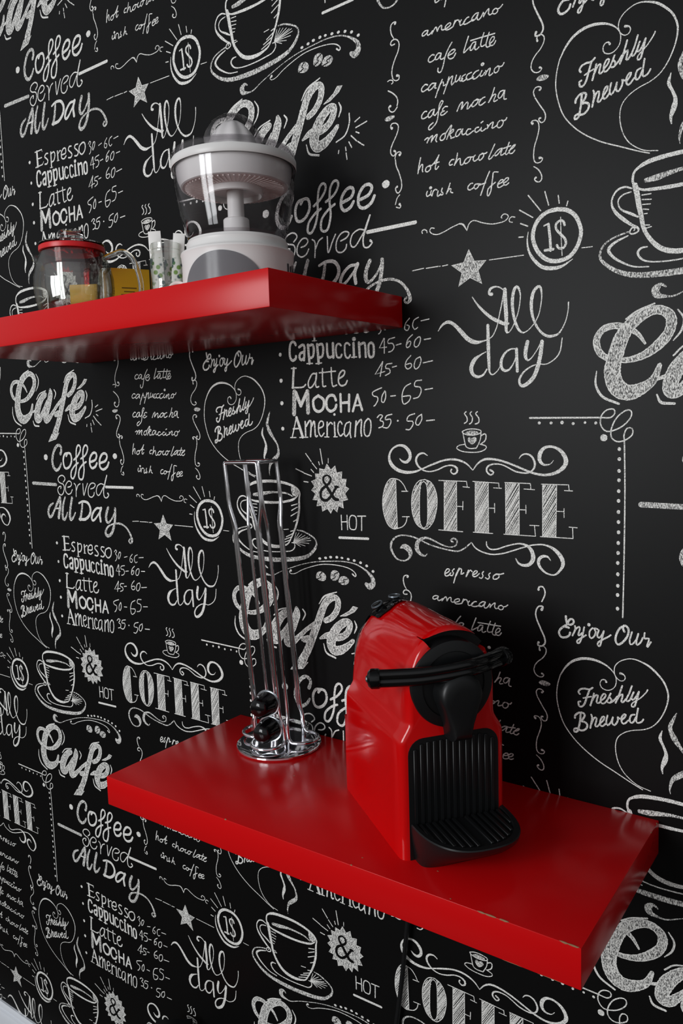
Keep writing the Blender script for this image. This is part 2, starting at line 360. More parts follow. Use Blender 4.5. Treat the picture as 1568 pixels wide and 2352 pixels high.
# ------------------------------------------------------------------ wallpaper: one repeat of the chalk print (0.1 mm units: x, z, width)
TILE = """
S -1486,2483,18 -1522,2488,18 -1556,2469,19 -1559,2446,19 -1534,2442,18 -1499,2461,18 -1484,2480,18 -1497,2452,18 -1481,2429,18 -1444,2447,18
S -1444,2447,18 -1422,2465,18 -1436,2432,18
S -1436,2432,18 -1405,2471,18 -1384,2487,18 -1376,2477,18 -1370,2443,18 -1368,2437,18 -1349,2469,18 -1321,2487,18 -1311,2475,18 -1314,2445,18 -1297,2430,18 -1268,2436,18
S -1297,2430,18 -1247,2436,18 -1203,2455,18 -1205,2478,18 -1231,2477,18 -1265,2457,18 -1268,2430,18 -1242,2415,18 -1201,2420,18 -1175,2428,18
S -1146,2483,18 -1159,2455,18 -1173,2425,18 -1154,2458,18 -1128,2480,18 -1103,2475,18 -1095,2455,18
S -1071,2467,18 -1088,2442,18 -1082,2414,18 -1053,2420,18 -1028,2441,18
S -980,2469,17 -1002,2467,18 -1041,2436,18 -1038,2412,18 -1003,2408,18 -958,2420,17 -928,2427,17
S -865,2476,17 -898,2478,17 -943,2445,17 -941,2417,17 -904,2424,17 -865,2472,17 -882,2430,17 -869,2405,17 -840,2417,17 -810,2459,17
S -810,2463,17 -799,2443,17 -810,2415,17 -781,2454,17 -746,2481,17 -742,2471,17 -749,2436,17 -733,2414,17 -704,2422,17
S -665,2460,17 -694,2448,17 -701,2425,17 -680,2407,17 -651,2414,17 -639,2439,17 -660,2458,17 -641,2445,17 -608,2454,17 -586,2472,17
S -1411,2199,18 -1435,2210,18 -1478,2189,18 -1487,2156,18 -1464,2138,18 -1421,2146,18 -1394,2165,18
S -1325,2194,18 -1361,2205,18 -1399,2171,18 -1391,2144,18 -1357,2150,18 -1323,2189,18 -1336,2145,18 -1316,2128,18 -1284,2139,18
S -1188,2270,18 -1231,2220,18 -1274,2145,18 -1301,2056,18 -1326,2005,18 -1350,1996,18 -1370,2017,18 -1365,2046,18
S -1232,2146,18 -1180,2153,18 -1151,2175,18 -1159,2189,18 -1195,2188,18 -1234,2160,18 -1237,2126,18 -1212,2103,18 -1171,2107,18 -1144,2143,18
S -987,2272,18 -1011,2217,18 -1048,2120,18 -1007,2139,18 -967,2161,18
S -899,2189,17 -932,2194,17 -962,2160,18 -968,2123,18 -938,2127,18 -899,2180,17 -913,2129,17 -898,2109,17 -863,2127,17
S -803,2254,17 -828,2198,17 -843,2143,17 -829,2122,17 -794,2129,17
S -742,2240,17 -765,2179,17 -782,2125,17 -766,2097,17 -732,2102,17
S -736,2124,17 -697,2143,17 -681,2171,17 -702,2186,17 -731,2161,17 -741,2122,17 -717,2099,17 -688,2106,17 -668,2134,17
L -961,2220,18 -867,2219,17 -769,2214,17 -677,2212,17
S -1503,1905,19 -1533,1918,19 -1577,1889,19 -1580,1858,19 -1556,1847,19 -1507,1862,19
S -1396,1895,18 -1447,1904,19 -1493,1867,19 -1486,1840,19 -1448,1851,19 -1396,1891,18 -1411,1850,18 -1395,1843,18
S -1315,1913,18 -1364,1833,18 -1403,1745,18
S -1369,1812,18 -1333,1879,18 -1302,1883,18 -1302,1844,18 -1273,1849,18
S -1231,1918,18 -1269,1826,18 -1300,1759,18
S -1264,1834,18 -1226,1894,18 -1190,1915,18 -1185,1905,18 -1201,1857,18 -1198,1824,18 -1165,1847,18
S -1138,1910,18 -1154,1866,18 -1144,1842,18 -1108,1863,18 -1090,1897,18 -1101,1852,18 -1085,1835,18 -1063,1855,18
S -1030,1890,18 -1067,1878,18 -1075,1841,18 -1053,1826,18 -1012,1842,18
S -956,1891,18 -999,1884,18 -1020,1855,18 -1005,1827,18 -967,1830,18 -932,1837,18
S -871,1890,17 -911,1884,18 -947,1850,18 -937,1819,18 -902,1817,18 -852,1846,17
S -832,1875,17 -852,1846,17 -848,1823,17 -823,1825,17 -798,1849,17
S -788,1863,17 -778,1843,17 -798,1816,17 -764,1861,17 -739,1875,17 -734,1865,17 -749,1818,17 -740,1800,17 -706,1815,17
S -647,1871,17 -681,1855,17 -688,1823,17 -667,1809,17 -638,1826,17 -633,1863,17 -652,1877,17 -623,1860,17 -595,1861,17 -575,1885,17
E -823,1939,22,19
S -1520,1622,19 -1545,1628,19 -1584,1596,19 -1585,1563,19 -1557,1554,19 -1514,1566,19
S -1421,1620,19 -1459,1620,19 -1503,1581,19 -1493,1550,19 -1455,1561,19 -1421,1616,19 -1433,1569,19 -1412,1555,19
S -1412,1555,19 -1374,1586,18 -1330,1647,18 -1309,1677,18 -1330,1689,18 -1357,1653,18 -1369,1576,18 -1392,1483,19 -1436,1439,19 -1479,1415,19 -1499,1426,19 -1489,1456,19 -1440,1481,19
S -1254,1610,18 -1284,1617,18 -1316,1598,18 -1314,1576,18 -1290,1574,18 -1332,1567,18 -1343,1544,18 -1312,1533,18 -1259,1558,18
S -1137,1532,18 -1103,1590,18 -1072,1613,18 -1067,1598,18 -1086,1537,18 -1047,1576,18 -1008,1597,18 -1002,1573,18 -1015,1524,18 -986,1535,18 -961,1559,18
S -890,1593,18 -930,1586,18 -956,1553,18 -951,1533,18 -921,1536,18 -886,1562,18 -880,1591,18 -905,1601,18 -871,1584,18 -846,1582,18
S -801,1596,17 -831,1591,18 -866,1561,18 -868,1531,18 -842,1525,18 -797,1544,17
S -688,1662,17 -718,1588,17 -758,1530,17
S -753,1533,17 -708,1586,17 -679,1595,17 -675,1577,17 -697,1540,17 -690,1521,17 -656,1530,17
S -585,1609,17 -621,1606,17 -646,1570,17 -636,1542,17 -607,1551,17 -573,1602,17
S -569,1605,17 -579,1552,17 -579,1519,17 -553,1514,17
S -1552,1320,19 -1519,1336,19 -1503,1323,19 -1523,1282,19
S -1520,1290,19 -1481,1332,19 -1454,1344,19 -1451,1334,19 -1471,1280,19
S -1466,1287,19 -1422,1332,19 -1395,1344,19 -1392,1334,19 -1412,1289,19 -1399,1266,19
S -1289,1333,18 -1326,1328,18 -1355,1299,19 -1348,1270,19 -1317,1267,18 -1290,1293,18 -1287,1323,18 -1246,1368,18 -1209,1402,18 -1210,1381,18 -1237,1330,18 -1271,1264,18
S -1247,1310,18 -1205,1349,18 -1184,1349,18 -1190,1328,18 -1229,1312,18
S -1237,1312,18 -1217,1276,18 -1222,1262,18 -1175,1266,18
S -1092,1330,18 -1128,1331,18 -1159,1294,18 -1154,1266,18 -1123,1272,18 -1087,1313,18
S -1071,1327,18 -1082,1285,18 -1067,1266,18 -1036,1274,18
S -975,1304,18 -1005,1311,18 -1031,1282,18 -1021,1253,18 -986,1258,18 -940,1279,18
S -879,1301,18 -909,1302,18 -925,1279,18 -910,1254,18 -870,1267,18 -842,1292,18 -855,1268,18 -835,1250,18 -795,1267,18
S -775,1301,18 -766,1290,17 -781,1259,18 -746,1298,17 -711,1316,17 -707,1302,17 -722,1258,17 -702,1254,17 -663,1270,17
S -629,1309,17 -653,1294,17 -659,1256,17 -635,1238,17 -601,1256,17 -588,1291,17 -615,1314,17 -586,1299,17 -562,1302,17 -549,1320,17
S -1611,1136,19 -1635,1054,19 -1650,969,19
S -1644,1000,19 -1607,1053,19 -1585,1053,19 -1592,990,19 -1585,977,19
S -1504,1022,19 -1537,1015,19 -1552,981,19 -1527,963,19 -1489,982,19 -1483,1008,19 -1504,1027,19 -1464,1020,19
S -1373,1115,19 -1411,1066,19 -1466,1021,19
S -1376,1113,19 -1407,1043,19 -1424,982,19 -1408,968,19 -1381,992,19
S -1185,1027,18 -1216,1029,18 -1243,999,18 -1238,976,18 -1206,978,18
S -1139,1085,18 -1153,1025,18 -1181,964,18
S -1175,971,18 -1133,1016,18 -1107,1020,18 -1107,989,18 -1103,952,18 -1077,951,18 -1056,973,18
S -984,1011,18 -1025,1007,18 -1056,978,18 -1046,953,18 -1010,959,18 -985,985,18 -979,1010,18 -1015,1013,18 -954,1005,18
S -923,1016,18 -939,1006,18 -949,973,18 -929,955,18 -894,970,18
S -833,1014,18 -868,1008,18 -884,972,18 -869,951,18 -834,970,18 -819,1002,18 -843,1020,18 -809,1008,18 -784,1016,18
S -690,1081,17 -730,1013,18 -765,947,18 -740,941,18 -706,969,17
S -598,1019,17 -637,1019,17 -686,986,17 -686,959,17 -657,967,17 -603,1016,17 -623,964,17 -609,948,17 -579,963,17
S -523,1062,17 -550,1000,17 -570,961,17 -556,945,17 -527,960,17
S -527,977,17 -474,1000,17 -453,1025,17 -479,1018,17 -517,980,17 -522,951,17 -489,943,17 -460,967,17
S -1532,747,19 -1544,717,19 -1533,692,19 -1500,704,19
S -1478,746,19 -1489,716,19 -1473,685,19 -1456,732,19 -1429,750,19 -1407,741,19
S -1392,725,19 -1403,681,19 -1393,667,19 -1360,687,19
S -1338,746,19 -1349,712,19 -1328,690,19 -1339,674,19 -1364,678,19
S -1238,781,19 -1258,731,19 -1286,677,19
S -1280,685,19 -1248,720,19 -1227,716,19 -1233,685,19 -1205,671,18
S -958,726,18 -983,727,18 -1014,702,18 -1015,671,18 -989,661,18 -949,676,18
S -898,706,18 -928,707,18 -943,679,18 -923,657,18 -893,674,18 -888,699,18 -908,708,18 -867,700,18
S -755,811,18 -802,722,18 -864,580,18
S -654,784,17 -708,791,18 -718,740,18 -734,647,18 -744,597,18 -769,557,18 -784,569,18 -774,629,18 -734,656,18 -689,682,18
S -660,655,18 -611,667,17 -597,690,17 -621,695,17 -655,667,18 -660,629,18 -636,620,17 -597,634,17
S -587,654,17 -544,675,17 -534,699,17 -563,701,17 -592,672,17 -587,636,17 -558,631,17 -532,647,17
L -849,1340,18 -827,1350,18
L -1439,1036,19 -1374,1040,19
L -589,1015,17 -507,1024,17
L -888,690,18 -803,700,18
E -1488,780,20,17
S -1384,-3707,19 -1338,-3679,19 -1328,-3653,19 -1356,-3647,19 -1388,-3691,19 -1385,-3732,19 -1348,-3729,19 -1311,-3693,19
S -1265,-3640,19 -1292,-3667,19 -1274,-3690,19 -1293,-3725,19 -1320,-3719,19
S -1198,-3626,19 -1239,-3703,19 -1273,-3810,19
S -1239,-3720,19 -1211,-3660,19 -1180,-3628,19 -1166,-3648,19 -1175,-3698,19 -1139,-3678,19
S -1077,-3641,19 -1095,-3683,19 -1110,-3725,19 -1077,-3665,19 -1050,-3638,19 -1031,-3653,19
S -1016,-3692,19 -972,-3664,18 -963,-3643,18 -989,-3641,19 -1021,-3677,19 -1016,-3709,19 -981,-3706,19 -937,-3669,18
S -884,-3641,18 -902,-3667,18 -889,-3690,18 -911,-3724,18 -937,-3715,18
S -799,-3650,18 -819,-3672,18 -808,-3699,18 -830,-3725,18 -859,-3711,18
S -722,-3659,18 -756,-3678,18 -762,-3715,18 -723,-3715,18 -689,-3688,18 -697,-3662,18 -731,-3655,18 -672,-3655,18 -633,-3641,18
S -1607,292,16 -1613,317,16 -1584,331,16 -1551,314,16 -1546,292,16
S -1450,323,15 -1491,333,15 -1509,300,15 -1476,266,15 -1410,248,15 -1327,263,15 -1228,296,15 -1123,321,15
S -1037,233,15 -1012,295,15 -973,323,15 -926,319,15 -849,284,15 -742,252,14 -651,248,14 -576,259,14 -539,296,14 -561,324,14 -598,330,14 -624,304,14 -613,293,14
S -465,277,14 -502,287,14 -529,267,14 -525,240,14 -495,228,14
S -1131,319,15 -1083,304,27 -1037,233,12
L -1749,-113,14 -1599,-104,14
L -1565,-109,14 -1409,-109,14
L -1392,-111,14 -1380,-111,14
L -1351,-113,14 -1285,-109,14
L -766,-129,13 -369,-136,13
L 266,-156,12 374,-160,12
P -1017,18,0 -951,-117,0 -808,-126,0 -905,-221,0 -860,-373,0 -1005,-288,0 -1151,-368,0 -1105,-222,0 -1236,-122,0 -1082,-112,0
S 9,275,48 112,247,47 199,174,47 250,57,47 253,-32,47 213,-141,47 132,-226,48 9,-251,48 -103,-222,49 -201,-131,49 -257,-3,49 -254,102,49 -200,204,49 -101,265,48 9,275,48
S -314,98,8 -326,7,19 -308,-102,30 -251,-203,39 -159,-289,44 -47,-318,46 50,-312,35 118,-282,21 170,-253,7
L -90,140,35 -74,7,35 -66,-132,35
L -128,-122,35 -40,-123,35
L -137,132,22 -88,146,22
S 84,104,32 71,141,32 37,155,32 -5,132,32 -7,81,32 30,29,32 84,-31,32 98,-85,32 71,-126,32 23,-123,32 2,-90,32
L 41,189,12 46,1,12 57,-202,12
L -312,474,16 -174,291,16
L -128,478,16 -87,334,16
L 16,412,16 26,333,16
L 118,335,16 105,293,16
L -411,340,17 -263,239,16
L -400,199,17 -321,159,17
L -423,60,17 -372,55,17
S 926,637,14 807,686,14 639,764,15 467,844,15 302,948,15 173,1062,15 73,1195,15 17,1347,15 -8,1496,15 2,1630,15 33,1747,15
S 33,1747,16 93,1847,24 172,1925,34 270,1969,35 367,1979,35 463,1964,29 548,1928,21 613,1871,14 643,1808,12 637,1729,12 596,1678,12 540,1661,13 487,1684,14 473,1730,14 492,1768,15 525,1773,19 539,1751,29
S 689,1871,32 724,1860,17 738,1828,13 720,1796,12 683,1790,12 646,1818,12 623,1872,12 631,1941,13 677,1997,13 750,2035,13 814,2046,14 885,2033,18 975,1995,26 1054,1932,27 1125,1850,23 1165,1754,22 1170,1670,20 1146,1562,16 1095,1448,15 1026,1358,14 937,1303,13 820,1269,12 729,1224,12 664,1156,12 642,1063,13 652,956,13 685,855,12 751,761,12 871,677,12 1007,643,12
S 96,2421,30 100,2372,30 115,2339,30 152,2332,30 182,2358,29 177,2392,29 148,2395,30 125,2370,30 111,2334,30 73,2305,30 31,2264,30 18,2223,30 41,2183,30 88,2182,30 131,2208,30 143,2242,30
S 78,2303,30 113,2300,30 128,2296,30
S 725,2391,28 679,2361,28 643,2290,28 634,2221,28 658,2181,28 703,2207,28 753,2276,28 770,2344,28 752,2385,28 720,2395,28 711,2361,28 725,2329,28
S 197,2325,24 200,2286,24 170,2213,24
S 177,2229,24 211,2297,24 245,2321,23 250,2292,23 233,2231,24 250,2228,23 275,2256,23
S 299,2323,23 280,2232,23 251,2149,24 226,2136,24 223,2165,24 270,2201,23 318,2237,23
S 390,2325,23 361,2292,23 355,2237,23 376,2211,23 409,2239,23 423,2290,23 404,2325,23 442,2320,23
S 456,2309,23 440,2249,23 460,2227,23 490,2260,23 510,2306,23
S 510,2306,23 490,2221,23 471,2141,23 448,2142,23 452,2177,23 518,2225,23 555,2249,23 583,2272,23
S 802,2334,22 780,2241,22 790,2200,22 821,2218,22 852,2270,22 865,2319,22
S 867,2324,22 848,2232,22 857,2204,22 888,2232,22 914,2288,22
S 931,2342,22 927,2299,22 936,2281,22 976,2287,22 959,2219,22 959,2195,22 994,2252,22
E 350,2357,18,19
S 252,1568,26 237,1590,26 261,1624,26 310,1638,26 358,1636,25 392,1662,25
S 358,1631,25 334,1558,26 305,1467,26 271,1426,26 242,1435,26 237,1475,26 257,1483,26
L 291,1528,20 339,1546,20 378,1560,20
S 407,1600,23 392,1538,23 369,1459,24
S 378,1496,24 421,1578,23 450,1588,23 445,1558,23 436,1511,23 455,1500,23 483,1525,23
S 483,1535,23 521,1571,23 535,1608,23 511,1614,23 483,1565,23 483,1515,23 507,1505,23 545,1541,23 587,1632,23
S 587,1632,23 573,1595,23 596,1565,23 583,1529,23 559,1529,23
S 583,1529,23 620,1560,23 657,1611,23
S 707,1736,23 680,1649,23 639,1539,23
S 645,1555,23 680,1624,23 712,1645,23 708,1605,23 699,1565,23 717,1558,23 744,1597,23
S 807,1753,22 780,1667,22 752,1603,23 758,1578,23 786,1595,23 826,1689,22
S 826,1689,22 804,1623,22 817,1601,22 849,1640,22 880,1703,22
S 880,1703,24 858,1613,26 836,1537,24 809,1529,21 809,1561,17 854,1603,15 898,1640,15 951,1706,17 967,1738,18
S 262,1344,28 252,1241,28 228,1140,28 193,1127,28 193,1158,28 223,1169,28 252,1155,28
S 198,1286,28 203,1317,28 247,1356,28 296,1355,28 306,1327,28 281,1282,28 252,1259,28 301,1261,28 335,1237,28 326,1190,28 282,1156,28 247,1159,28
S 379,1356,24 388,1318,24 369,1204,24
S 374,1235,24 408,1322,24 436,1333,23 435,1297,23 422,1245,24 442,1234,23 475,1276,23
S 475,1276,23 513,1323,23 522,1359,23 499,1355,23 475,1300,23 480,1257,23 504,1252,23 542,1294,23
S 555,1381,23 541,1309,23 556,1272,23 589,1308,23 612,1372,23
S 612,1372,23 603,1311,23 626,1286,23 659,1332,23 668,1385,23 658,1376,23 700,1370,23
S 705,1361,23 737,1397,23 746,1428,23 723,1423,23 700,1375,23 710,1328,23 737,1328,23 774,1370,23
S 837,1445,22 805,1434,23 787,1387,23 797,1350,23 824,1360,23 851,1419,22
S 872,1520,22 860,1440,22 856,1372,22 878,1362,22 910,1382,22 927,1410,22
S -1914,2684,35 -1902,2696,21 -1930,2705,17 -1966,2686,18 -1976,2638,18 -1963,2578,18 -1935,2530,12
S -1926,2465,18 -1966,2461,18 -1980,2485,18 -1959,2512,18 -1918,2516,18 -1879,2489,17 -1865,2443,17 -1882,2373,18 -1924,2302,18 -1959,2227,18 -1972,2155,18 -1959,2095,18
S -1901,2113,37 -1875,2103,21 -1879,2069,18 -1914,2060,16 -1948,2078,15 -1965,2102,18
S -2027,1976,18 -1970,1938,18 -1924,1893,18 -1908,1865,18
S -1902,1850,18 -1901,1816,18 -1910,1786,18
S -1910,1767,18 -1946,1733,18 -1982,1728,18 -2016,1755,18 -2024,1790,21 -2003,1799,36
S -1987,1548,38 -2004,1566,21 -1991,1597,17 -1944,1598,17 -1904,1566,17 -1902,1518,17 -1931,1454,17 -1980,1379,18 -2011,1318,18 -2012,1271,18
S -2007,1265,18 -1984,1236,18 -1954,1244,19 -1944,1275,21 -1962,1289,32
S -1890,1230,38 -1872,1245,21 -1889,1263,16 -1924,1261,16 -1949,1228,15 -1955,1201,15
S -1950,1185,18 -1940,1111,18 -1907,1037,18 -1883,960,18
S -1878,949,18 -1871,885,18 -1884,835,18 -1920,803,18 -1948,823,18 -1957,863,21 -1935,878,32
S -1906,674,36 -1891,652,19 -1907,631,17 -1953,649,15
S -2030,2081,15 -2000,2089,15 -1963,2073,15 -1961,2049,15 -1978,2042,15
S -1903,780,15 -1939,748,15 -1964,680,15
F -2084,1671,0 -2036,1693,0 -1948,1681,0 -1966,1652,0 -2025,1638,0 -2066,1646,0
E -2091,938,54,47
S -204,1997,29 -210,2026,16 -191,2048,15 -156,2045,15 -131,2015,15 -135,1966,15 -174,1907,15 -222,1866,15 -261,1814,15 -274,1755,15 -253,1710,15 -214,1687,15 -175,1692,15 -158,1715,15 -179,1729,28
S -180,1509,30 -163,1524,16 -189,1543,15 -227,1541,15 -249,1504,15 -237,1457,15
S -232,1444,16 -176,1351,16 -133,1285,16 -118,1234,16 -130,1189,16 -164,1180,16 -187,1203,16 -190,1227,17 -173,1227,25
S -260,1192,33 -275,1208,17 -255,1221,15 -220,1215,15 -196,1185,15 -190,1124,15 -208,1048,15 -239,959,15 -250,873,15 -240,807,15 -205,783,15 -166,791,15 -152,820,15 -183,831,33
S -249,756,12 -201,718,16 -166,659,16 -162,614,16 -184,590,16 -219,597,16 -241,625,17 -227,639,30
F -218,1622,0 -184,1648,0 -132,1647,0 -85,1629,0 -90,1607,0 -132,1591,0 -193,1599,0
S -216,-3789,33 -208,-3758,23 -165,-3754,20 -140,-3806,20 -148,-3856,20 -178,-3921,18
S -179,-4013,38 -166,-3977,23 -217,-3982,20 -248,-4041,20 -243,-4115,20 -192,-4234,23 -149,-4328,23 -142,-4390,23 -180,-4432,23 -226,-4426,23 -218,-4395,36
L -307,-1881,24 466,-1901,23
E -200,-1939,17,17
E -66,-1942,17,16
E 55,-1941,19,19
E 176,-1956,16,16
E 302,-1948,14,14
E 416,-1956,16,16
E 501,-2111,38,38
S 466,-1901,18 567,-1904,18 611,-1861,18 600,-1820,18 533,-1824,18 477,-1879,18 466,-1968,18 512,-2037,18 579,-2043,18 689,-1996,18 771,-1910,17 775,-1844,17 720,-1838,18 633,-1906,18 579,-2016,18 579,-2106,18 635,-2152,18 712,-2141,18 787,-2087,17 787,-2021,17 737,-2020,18 707,-2086,18 712,-2197,18 720,-2691,18 717,-3375,18 708,-3997,18
E 660,-2230,18,20
E 660,-2333,18,20
E 659,-2455,18,20
E 658,-2552,18,20
E 656,-2665,18,20
E 655,-2767,18,20
E 655,-2883,18,21
E 656,-2988,18,21
E 657,-3096,18,21
E 655,-3209,18,21
E 654,-3315,18,21
E 652,-3421,18,21
E 653,-3542,18,21
E 654,-3665,18,21
E 652,-3763,18,21
E 653,-3910,18,21
S -2062,-2572,15 -2132,-2578,15 -2194,-2647,15 -2235,-2759,15 -2252,-2897,15 -2232,-3033,15 -2179,-3152,15 -2100,-3199,15 -2044,-3193,15
S -2062,-2572,15 -1994,-2593,15 -1937,-2651,14 -1900,-2721,14
S -2044,-3193,15 -1970,-3167,15 -1920,-3114,15 -1899,-3045,14
S -1639,-2577,14 -1724,-2598,14 -1793,-2682,14 -1829,-2816,14 -1824,-2983,14 -1775,-3115,14 -1700,-3170,14 -1662,-3180,14 -1605,-3166,14 -1529,-3071,14 -1489,-2937,14 -1477,-2806,14 -1502,-2692,14 -1556,-2611,14 -1639,-2577,14
S -1655,-2600,14 -1697,-2630,14 -1714,-2730,14 -1722,-2879,14 -1722,-3063,14 -1699,-3145,14 -1668,-3169,14 -1633,-3142,14 -1612,-3058,14 -1608,-2876,14 -1608,-2711,14 -1622,-2629,14 -1655,-2600,14
L -2053,-2582,15 -2051,-2890,15 -2044,-3193,15
L -1968,-2727,15 -1881,-2725,14
L -1967,-3043,15 -1870,-3039,14
L -1450,-2585,14 -1087,-2591,13
L -1087,-2591,13 -1076,-2654,13
L -1132,-2655,13 -1048,-2662,13
L -1377,-2592,14 -1389,-3176,14
L -1216,-2593,14 -1222,-3174,14
L -1462,-3180,14 -1144,-3186,14
L -1217,-2887,14 -1136,-2889,13
L -1135,-2828,13 -1140,-2925,13
L -1005,-2590,13 -683,-2605,13
L -683,-2605,13 -678,-2659,13
L -745,-2660,13 -650,-2663,13
L -974,-2594,13 -982,-3182,13
L -812,-2599,13 -814,-3181,13
L -1008,-3184,13 -763,-3186,13
L -810,-2894,13 -736,-2894,13
L -735,-2839,13 -736,-2944,13
L -606,-2596,13 -305,-2603,12
L -305,-2603,12 -300,-2663,12
L -380,-2665,12 -258,-2670,12
L -600,-2599,13 -600,-3182,13
L -437,-2601,13 -441,-3184,13
L -625,-3187,13 -249,-3189,12
L -249,-3189,12 -260,-3072,12
L -315,-3070,12 -208,-3069,12
L -439,-2899,13 -359,-2899,13
L -359,-2847,12 -359,-2939,13
L -179,-2607,12 126,-2610,12
L 126,-2610,12 133,-2672,12
L 81,-2673,12 170,-2675,12
L -164,-2611,12 -166,-3189,12
L -6,-2613,12 -16,-3186,12
L -193,-3190,12 175,-3190,12
L 175,-3190,12 170,-3069,12
L 133,-3068,12 220,-3071,12
L -6,-2901,12 76,-2902,12
L 76,-2868,12 76,-2966,12
H -2062,-2579,0 -2132,-2590,0 -2194,-2656,0 -2231,-2759,0 -2248,-2897,0 -2225,-3033,0 -2174,-3143,0 -2100,-3191,0 -2050,-3188,0 -2051,-2890,0 -2053,-2582,0
H -1686,-2589,0 -1774,-2673,0 -1825,-2816,0 -1820,-2983,0 -1769,-3115,0 -1700,-3165,0 -1722,-3063,0 -1722,-2879,0 -1714,-2730,0 -1687,-2614,0
H -1611,-2593,0 -1529,-2644,0 -1485,-2773,0 -1483,-2937,0 -1529,-3071,0 -1624,-3158,0 -1612,-3058,0 -1608,-2876,0 -1608,-2711,0 -1618,-2612,0
H -1377,-2589,0 -1216,-2593,0 -1222,-3177,0 -1389,-3179,0
H -974,-2591,0 -812,-2596,0 -814,-3184,0 -982,-3185,0
H -600,-2596,0 -437,-2599,0 -441,-3187,0 -600,-3185,0
H -164,-2608,0 -6,-2610,0 -16,-3189,0 -166,-3189,0
S -2007,-3437,15 -1957,-3413,66 -1899,-3435,80 -1867,-3484,66 -1883,-3553,33 -1962,-3593,22 -2061,-3575,26 -2128,-3493,37 -2146,-3408,37 -2103,-3328,30 -2013,-3280,22 -1885,-3276,22 -1751,-3307,25 -1619,-3358,21 -1489,-3391,21 -1342,-3415,21 -1216,-3423,21 -1126,-3384,20 -1072,-3340,20 -1033,-3306,13
S -1626,-3479,11 -1660,-3512,25 -1736,-3483,47 -1773,-3418,61 -1752,-3341,54 -1694,-3299,39 -1618,-3288,32 -1525,-3319,25 -1414,-3362,21 -1305,-3380,17 -1232,-3350,21 -1222,-3293,24 -1267,-3271,24 -1304,-3298,24 -1277,-3317,28
S -1033,-3306,13 -985,-3367,20 -899,-3409,20 -779,-3430,20 -644,-3411,19 -511,-3367,19 -381,-3320,19 -285,-3291,19 -158,-3279,22 -50,-3313,37 35,-3391,52 65,-3479,45 27,-3557,33 -35,-3608,21 -128,-3593,25 -199,-3530,37 -214,-3462,44 -175,-3413,40 -112,-3409,28 -73,-3452,9
S -842,-3286,13 -838,-3333,20 -795,-3370,20 -711,-3365,20 -610,-3327,19 -511,-3297,19 -429,-3284,22 -349,-3302,35 -293,-3360,50 -277,-3444,53 -318,-3509,47 -382,-3529,38 -447,-3511,29 -483,-3459,16
S -1987,-2325,14 -1949,-2359,32 -1891,-2367,43 -1841,-2317,46 -1849,-2243,50 -1915,-2176,43 -2002,-2164,32 -2091,-2208,29 -2137,-2292,37 -2116,-2384,51 -2030,-2459,51 -1904,-2492,43 -1769,-2482,32 -1674,-2449,21 -1542,-2399,28 -1395,-2350,27 -1268,-2334,30 -1162,-2350,30 -1075,-2390,23 -1003,-2460,13
S -1599,-2288,14 -1651,-2260,24 -1717,-2276,32 -1756,-2334,35 -1739,-2400,32 -1674,-2457,25 -1581,-2481,17 -1470,-2460,21 -1360,-2415,20 -1270,-2406,24 -1208,-2438,34 -1209,-2486,30 -1253,-2507,24 -1289,-2478,20 -1279,-2454,27
S -1003,-2460,13 -937,-2381,23 -851,-2335,32 -733,-2335,32 -601,-2365,29 -471,-2411,28 -359,-2456,28 -249,-2492,31 -125,-2506,33 -2,-2475,42 81,-2408,50 96,-2335,53 43,-2247,44 -47,-2200,33 -139,-2209,39 -193,-2275,52 -194,-2350,46 -147,-2394,30 -78,-2387,15 -40,-2347,7
S -435,-2327,9 -406,-2290,19 -350,-2275,22 -287,-2305,28 -252,-2380,31 -272,-2447,25 -344,-2486,22 -472,-2472,22 -569,-2426,19 -651,-2393,19 -750,-2389,23 -818,-2420,26 -827,-2475,26 -777,-2513,23 -743,-2482,23 -785,-2456,29
S -1079,-1786,18 -1101,-1808,18 -1070,-1848,18 -1067,-1895,18 -1102,-1918,18
S -1010,-1788,18 -1031,-1811,18 -1001,-1850,18 -1007,-1905,18 -1037,-1927,18
S -937,-1791,18 -959,-1813,18 -921,-1861,18 -922,-1915,18 -964,-1929,18
S -890,-2063,18 -847,-2043,18 -831,-2071,18 -845,-2121,18 -891,-2156,18
S -1130,-2011,15 -1069,-1989,15 -982,-1986,15 -897,-2005,15 -906,-2036,15 -983,-2056,15 -1070,-2051,15 -1125,-2027,15 -1130,-2011,15
S -1122,-2027,15 -1106,-2114,15 -1086,-2185,15 -1037,-2209,15 -960,-2206,15
S -894,-2024,15 -902,-2101,15 -930,-2163,15 -955,-2206,15
S -1106,-2161,15 -1177,-2173,15 -1207,-2204,15 -1143,-2239,15 -1038,-2253,15 -918,-2249,15 -841,-2218,15 -835,-2183,15 -908,-2160,15
F -1095,-2027,0 -1034,-2005,0 -957,-2010,0 -923,-2031,0 -983,-2050,0 -1052,-2049,0
F -1015,-2091,0 -975,-2077,0 -950,-2093,0 -954,-2124,0 -1011,-2165,0 -1054,-2130,0 -1062,-2095,0 -1035,-2077,0
E -3822,-928,25,26
E -3826,-1273,27,29
E -3827,-1574,28,29
E -3829,-1917,27,26
E -2615,-827,30,27
E -2955,-1755,19,17
E -2001,-1863,14,12
S -3550,-822,42 -3572,-785,42 -3618,-781,42 -3648,-828,42 -3658,-912,42 -3647,-991,42 -3607,-1022,42 -3558,-998,42 -3553,-970,42
S -3493,-855,42 -3437,-831,41 -3406,-862,41 -3419,-1029,41
S -3420,-924,41 -3479,-940,42 -3495,-988,42 -3464,-1026,42 -3423,-1001,41
S -3321,-848,41 -3267,-845,41 -3252,-916,41 -3274,-998,41 -3319,-1008,41
S -3170,-854,40 -3117,-847,40 -3099,-915,40 -3120,-1002,40 -3163,-1013,41
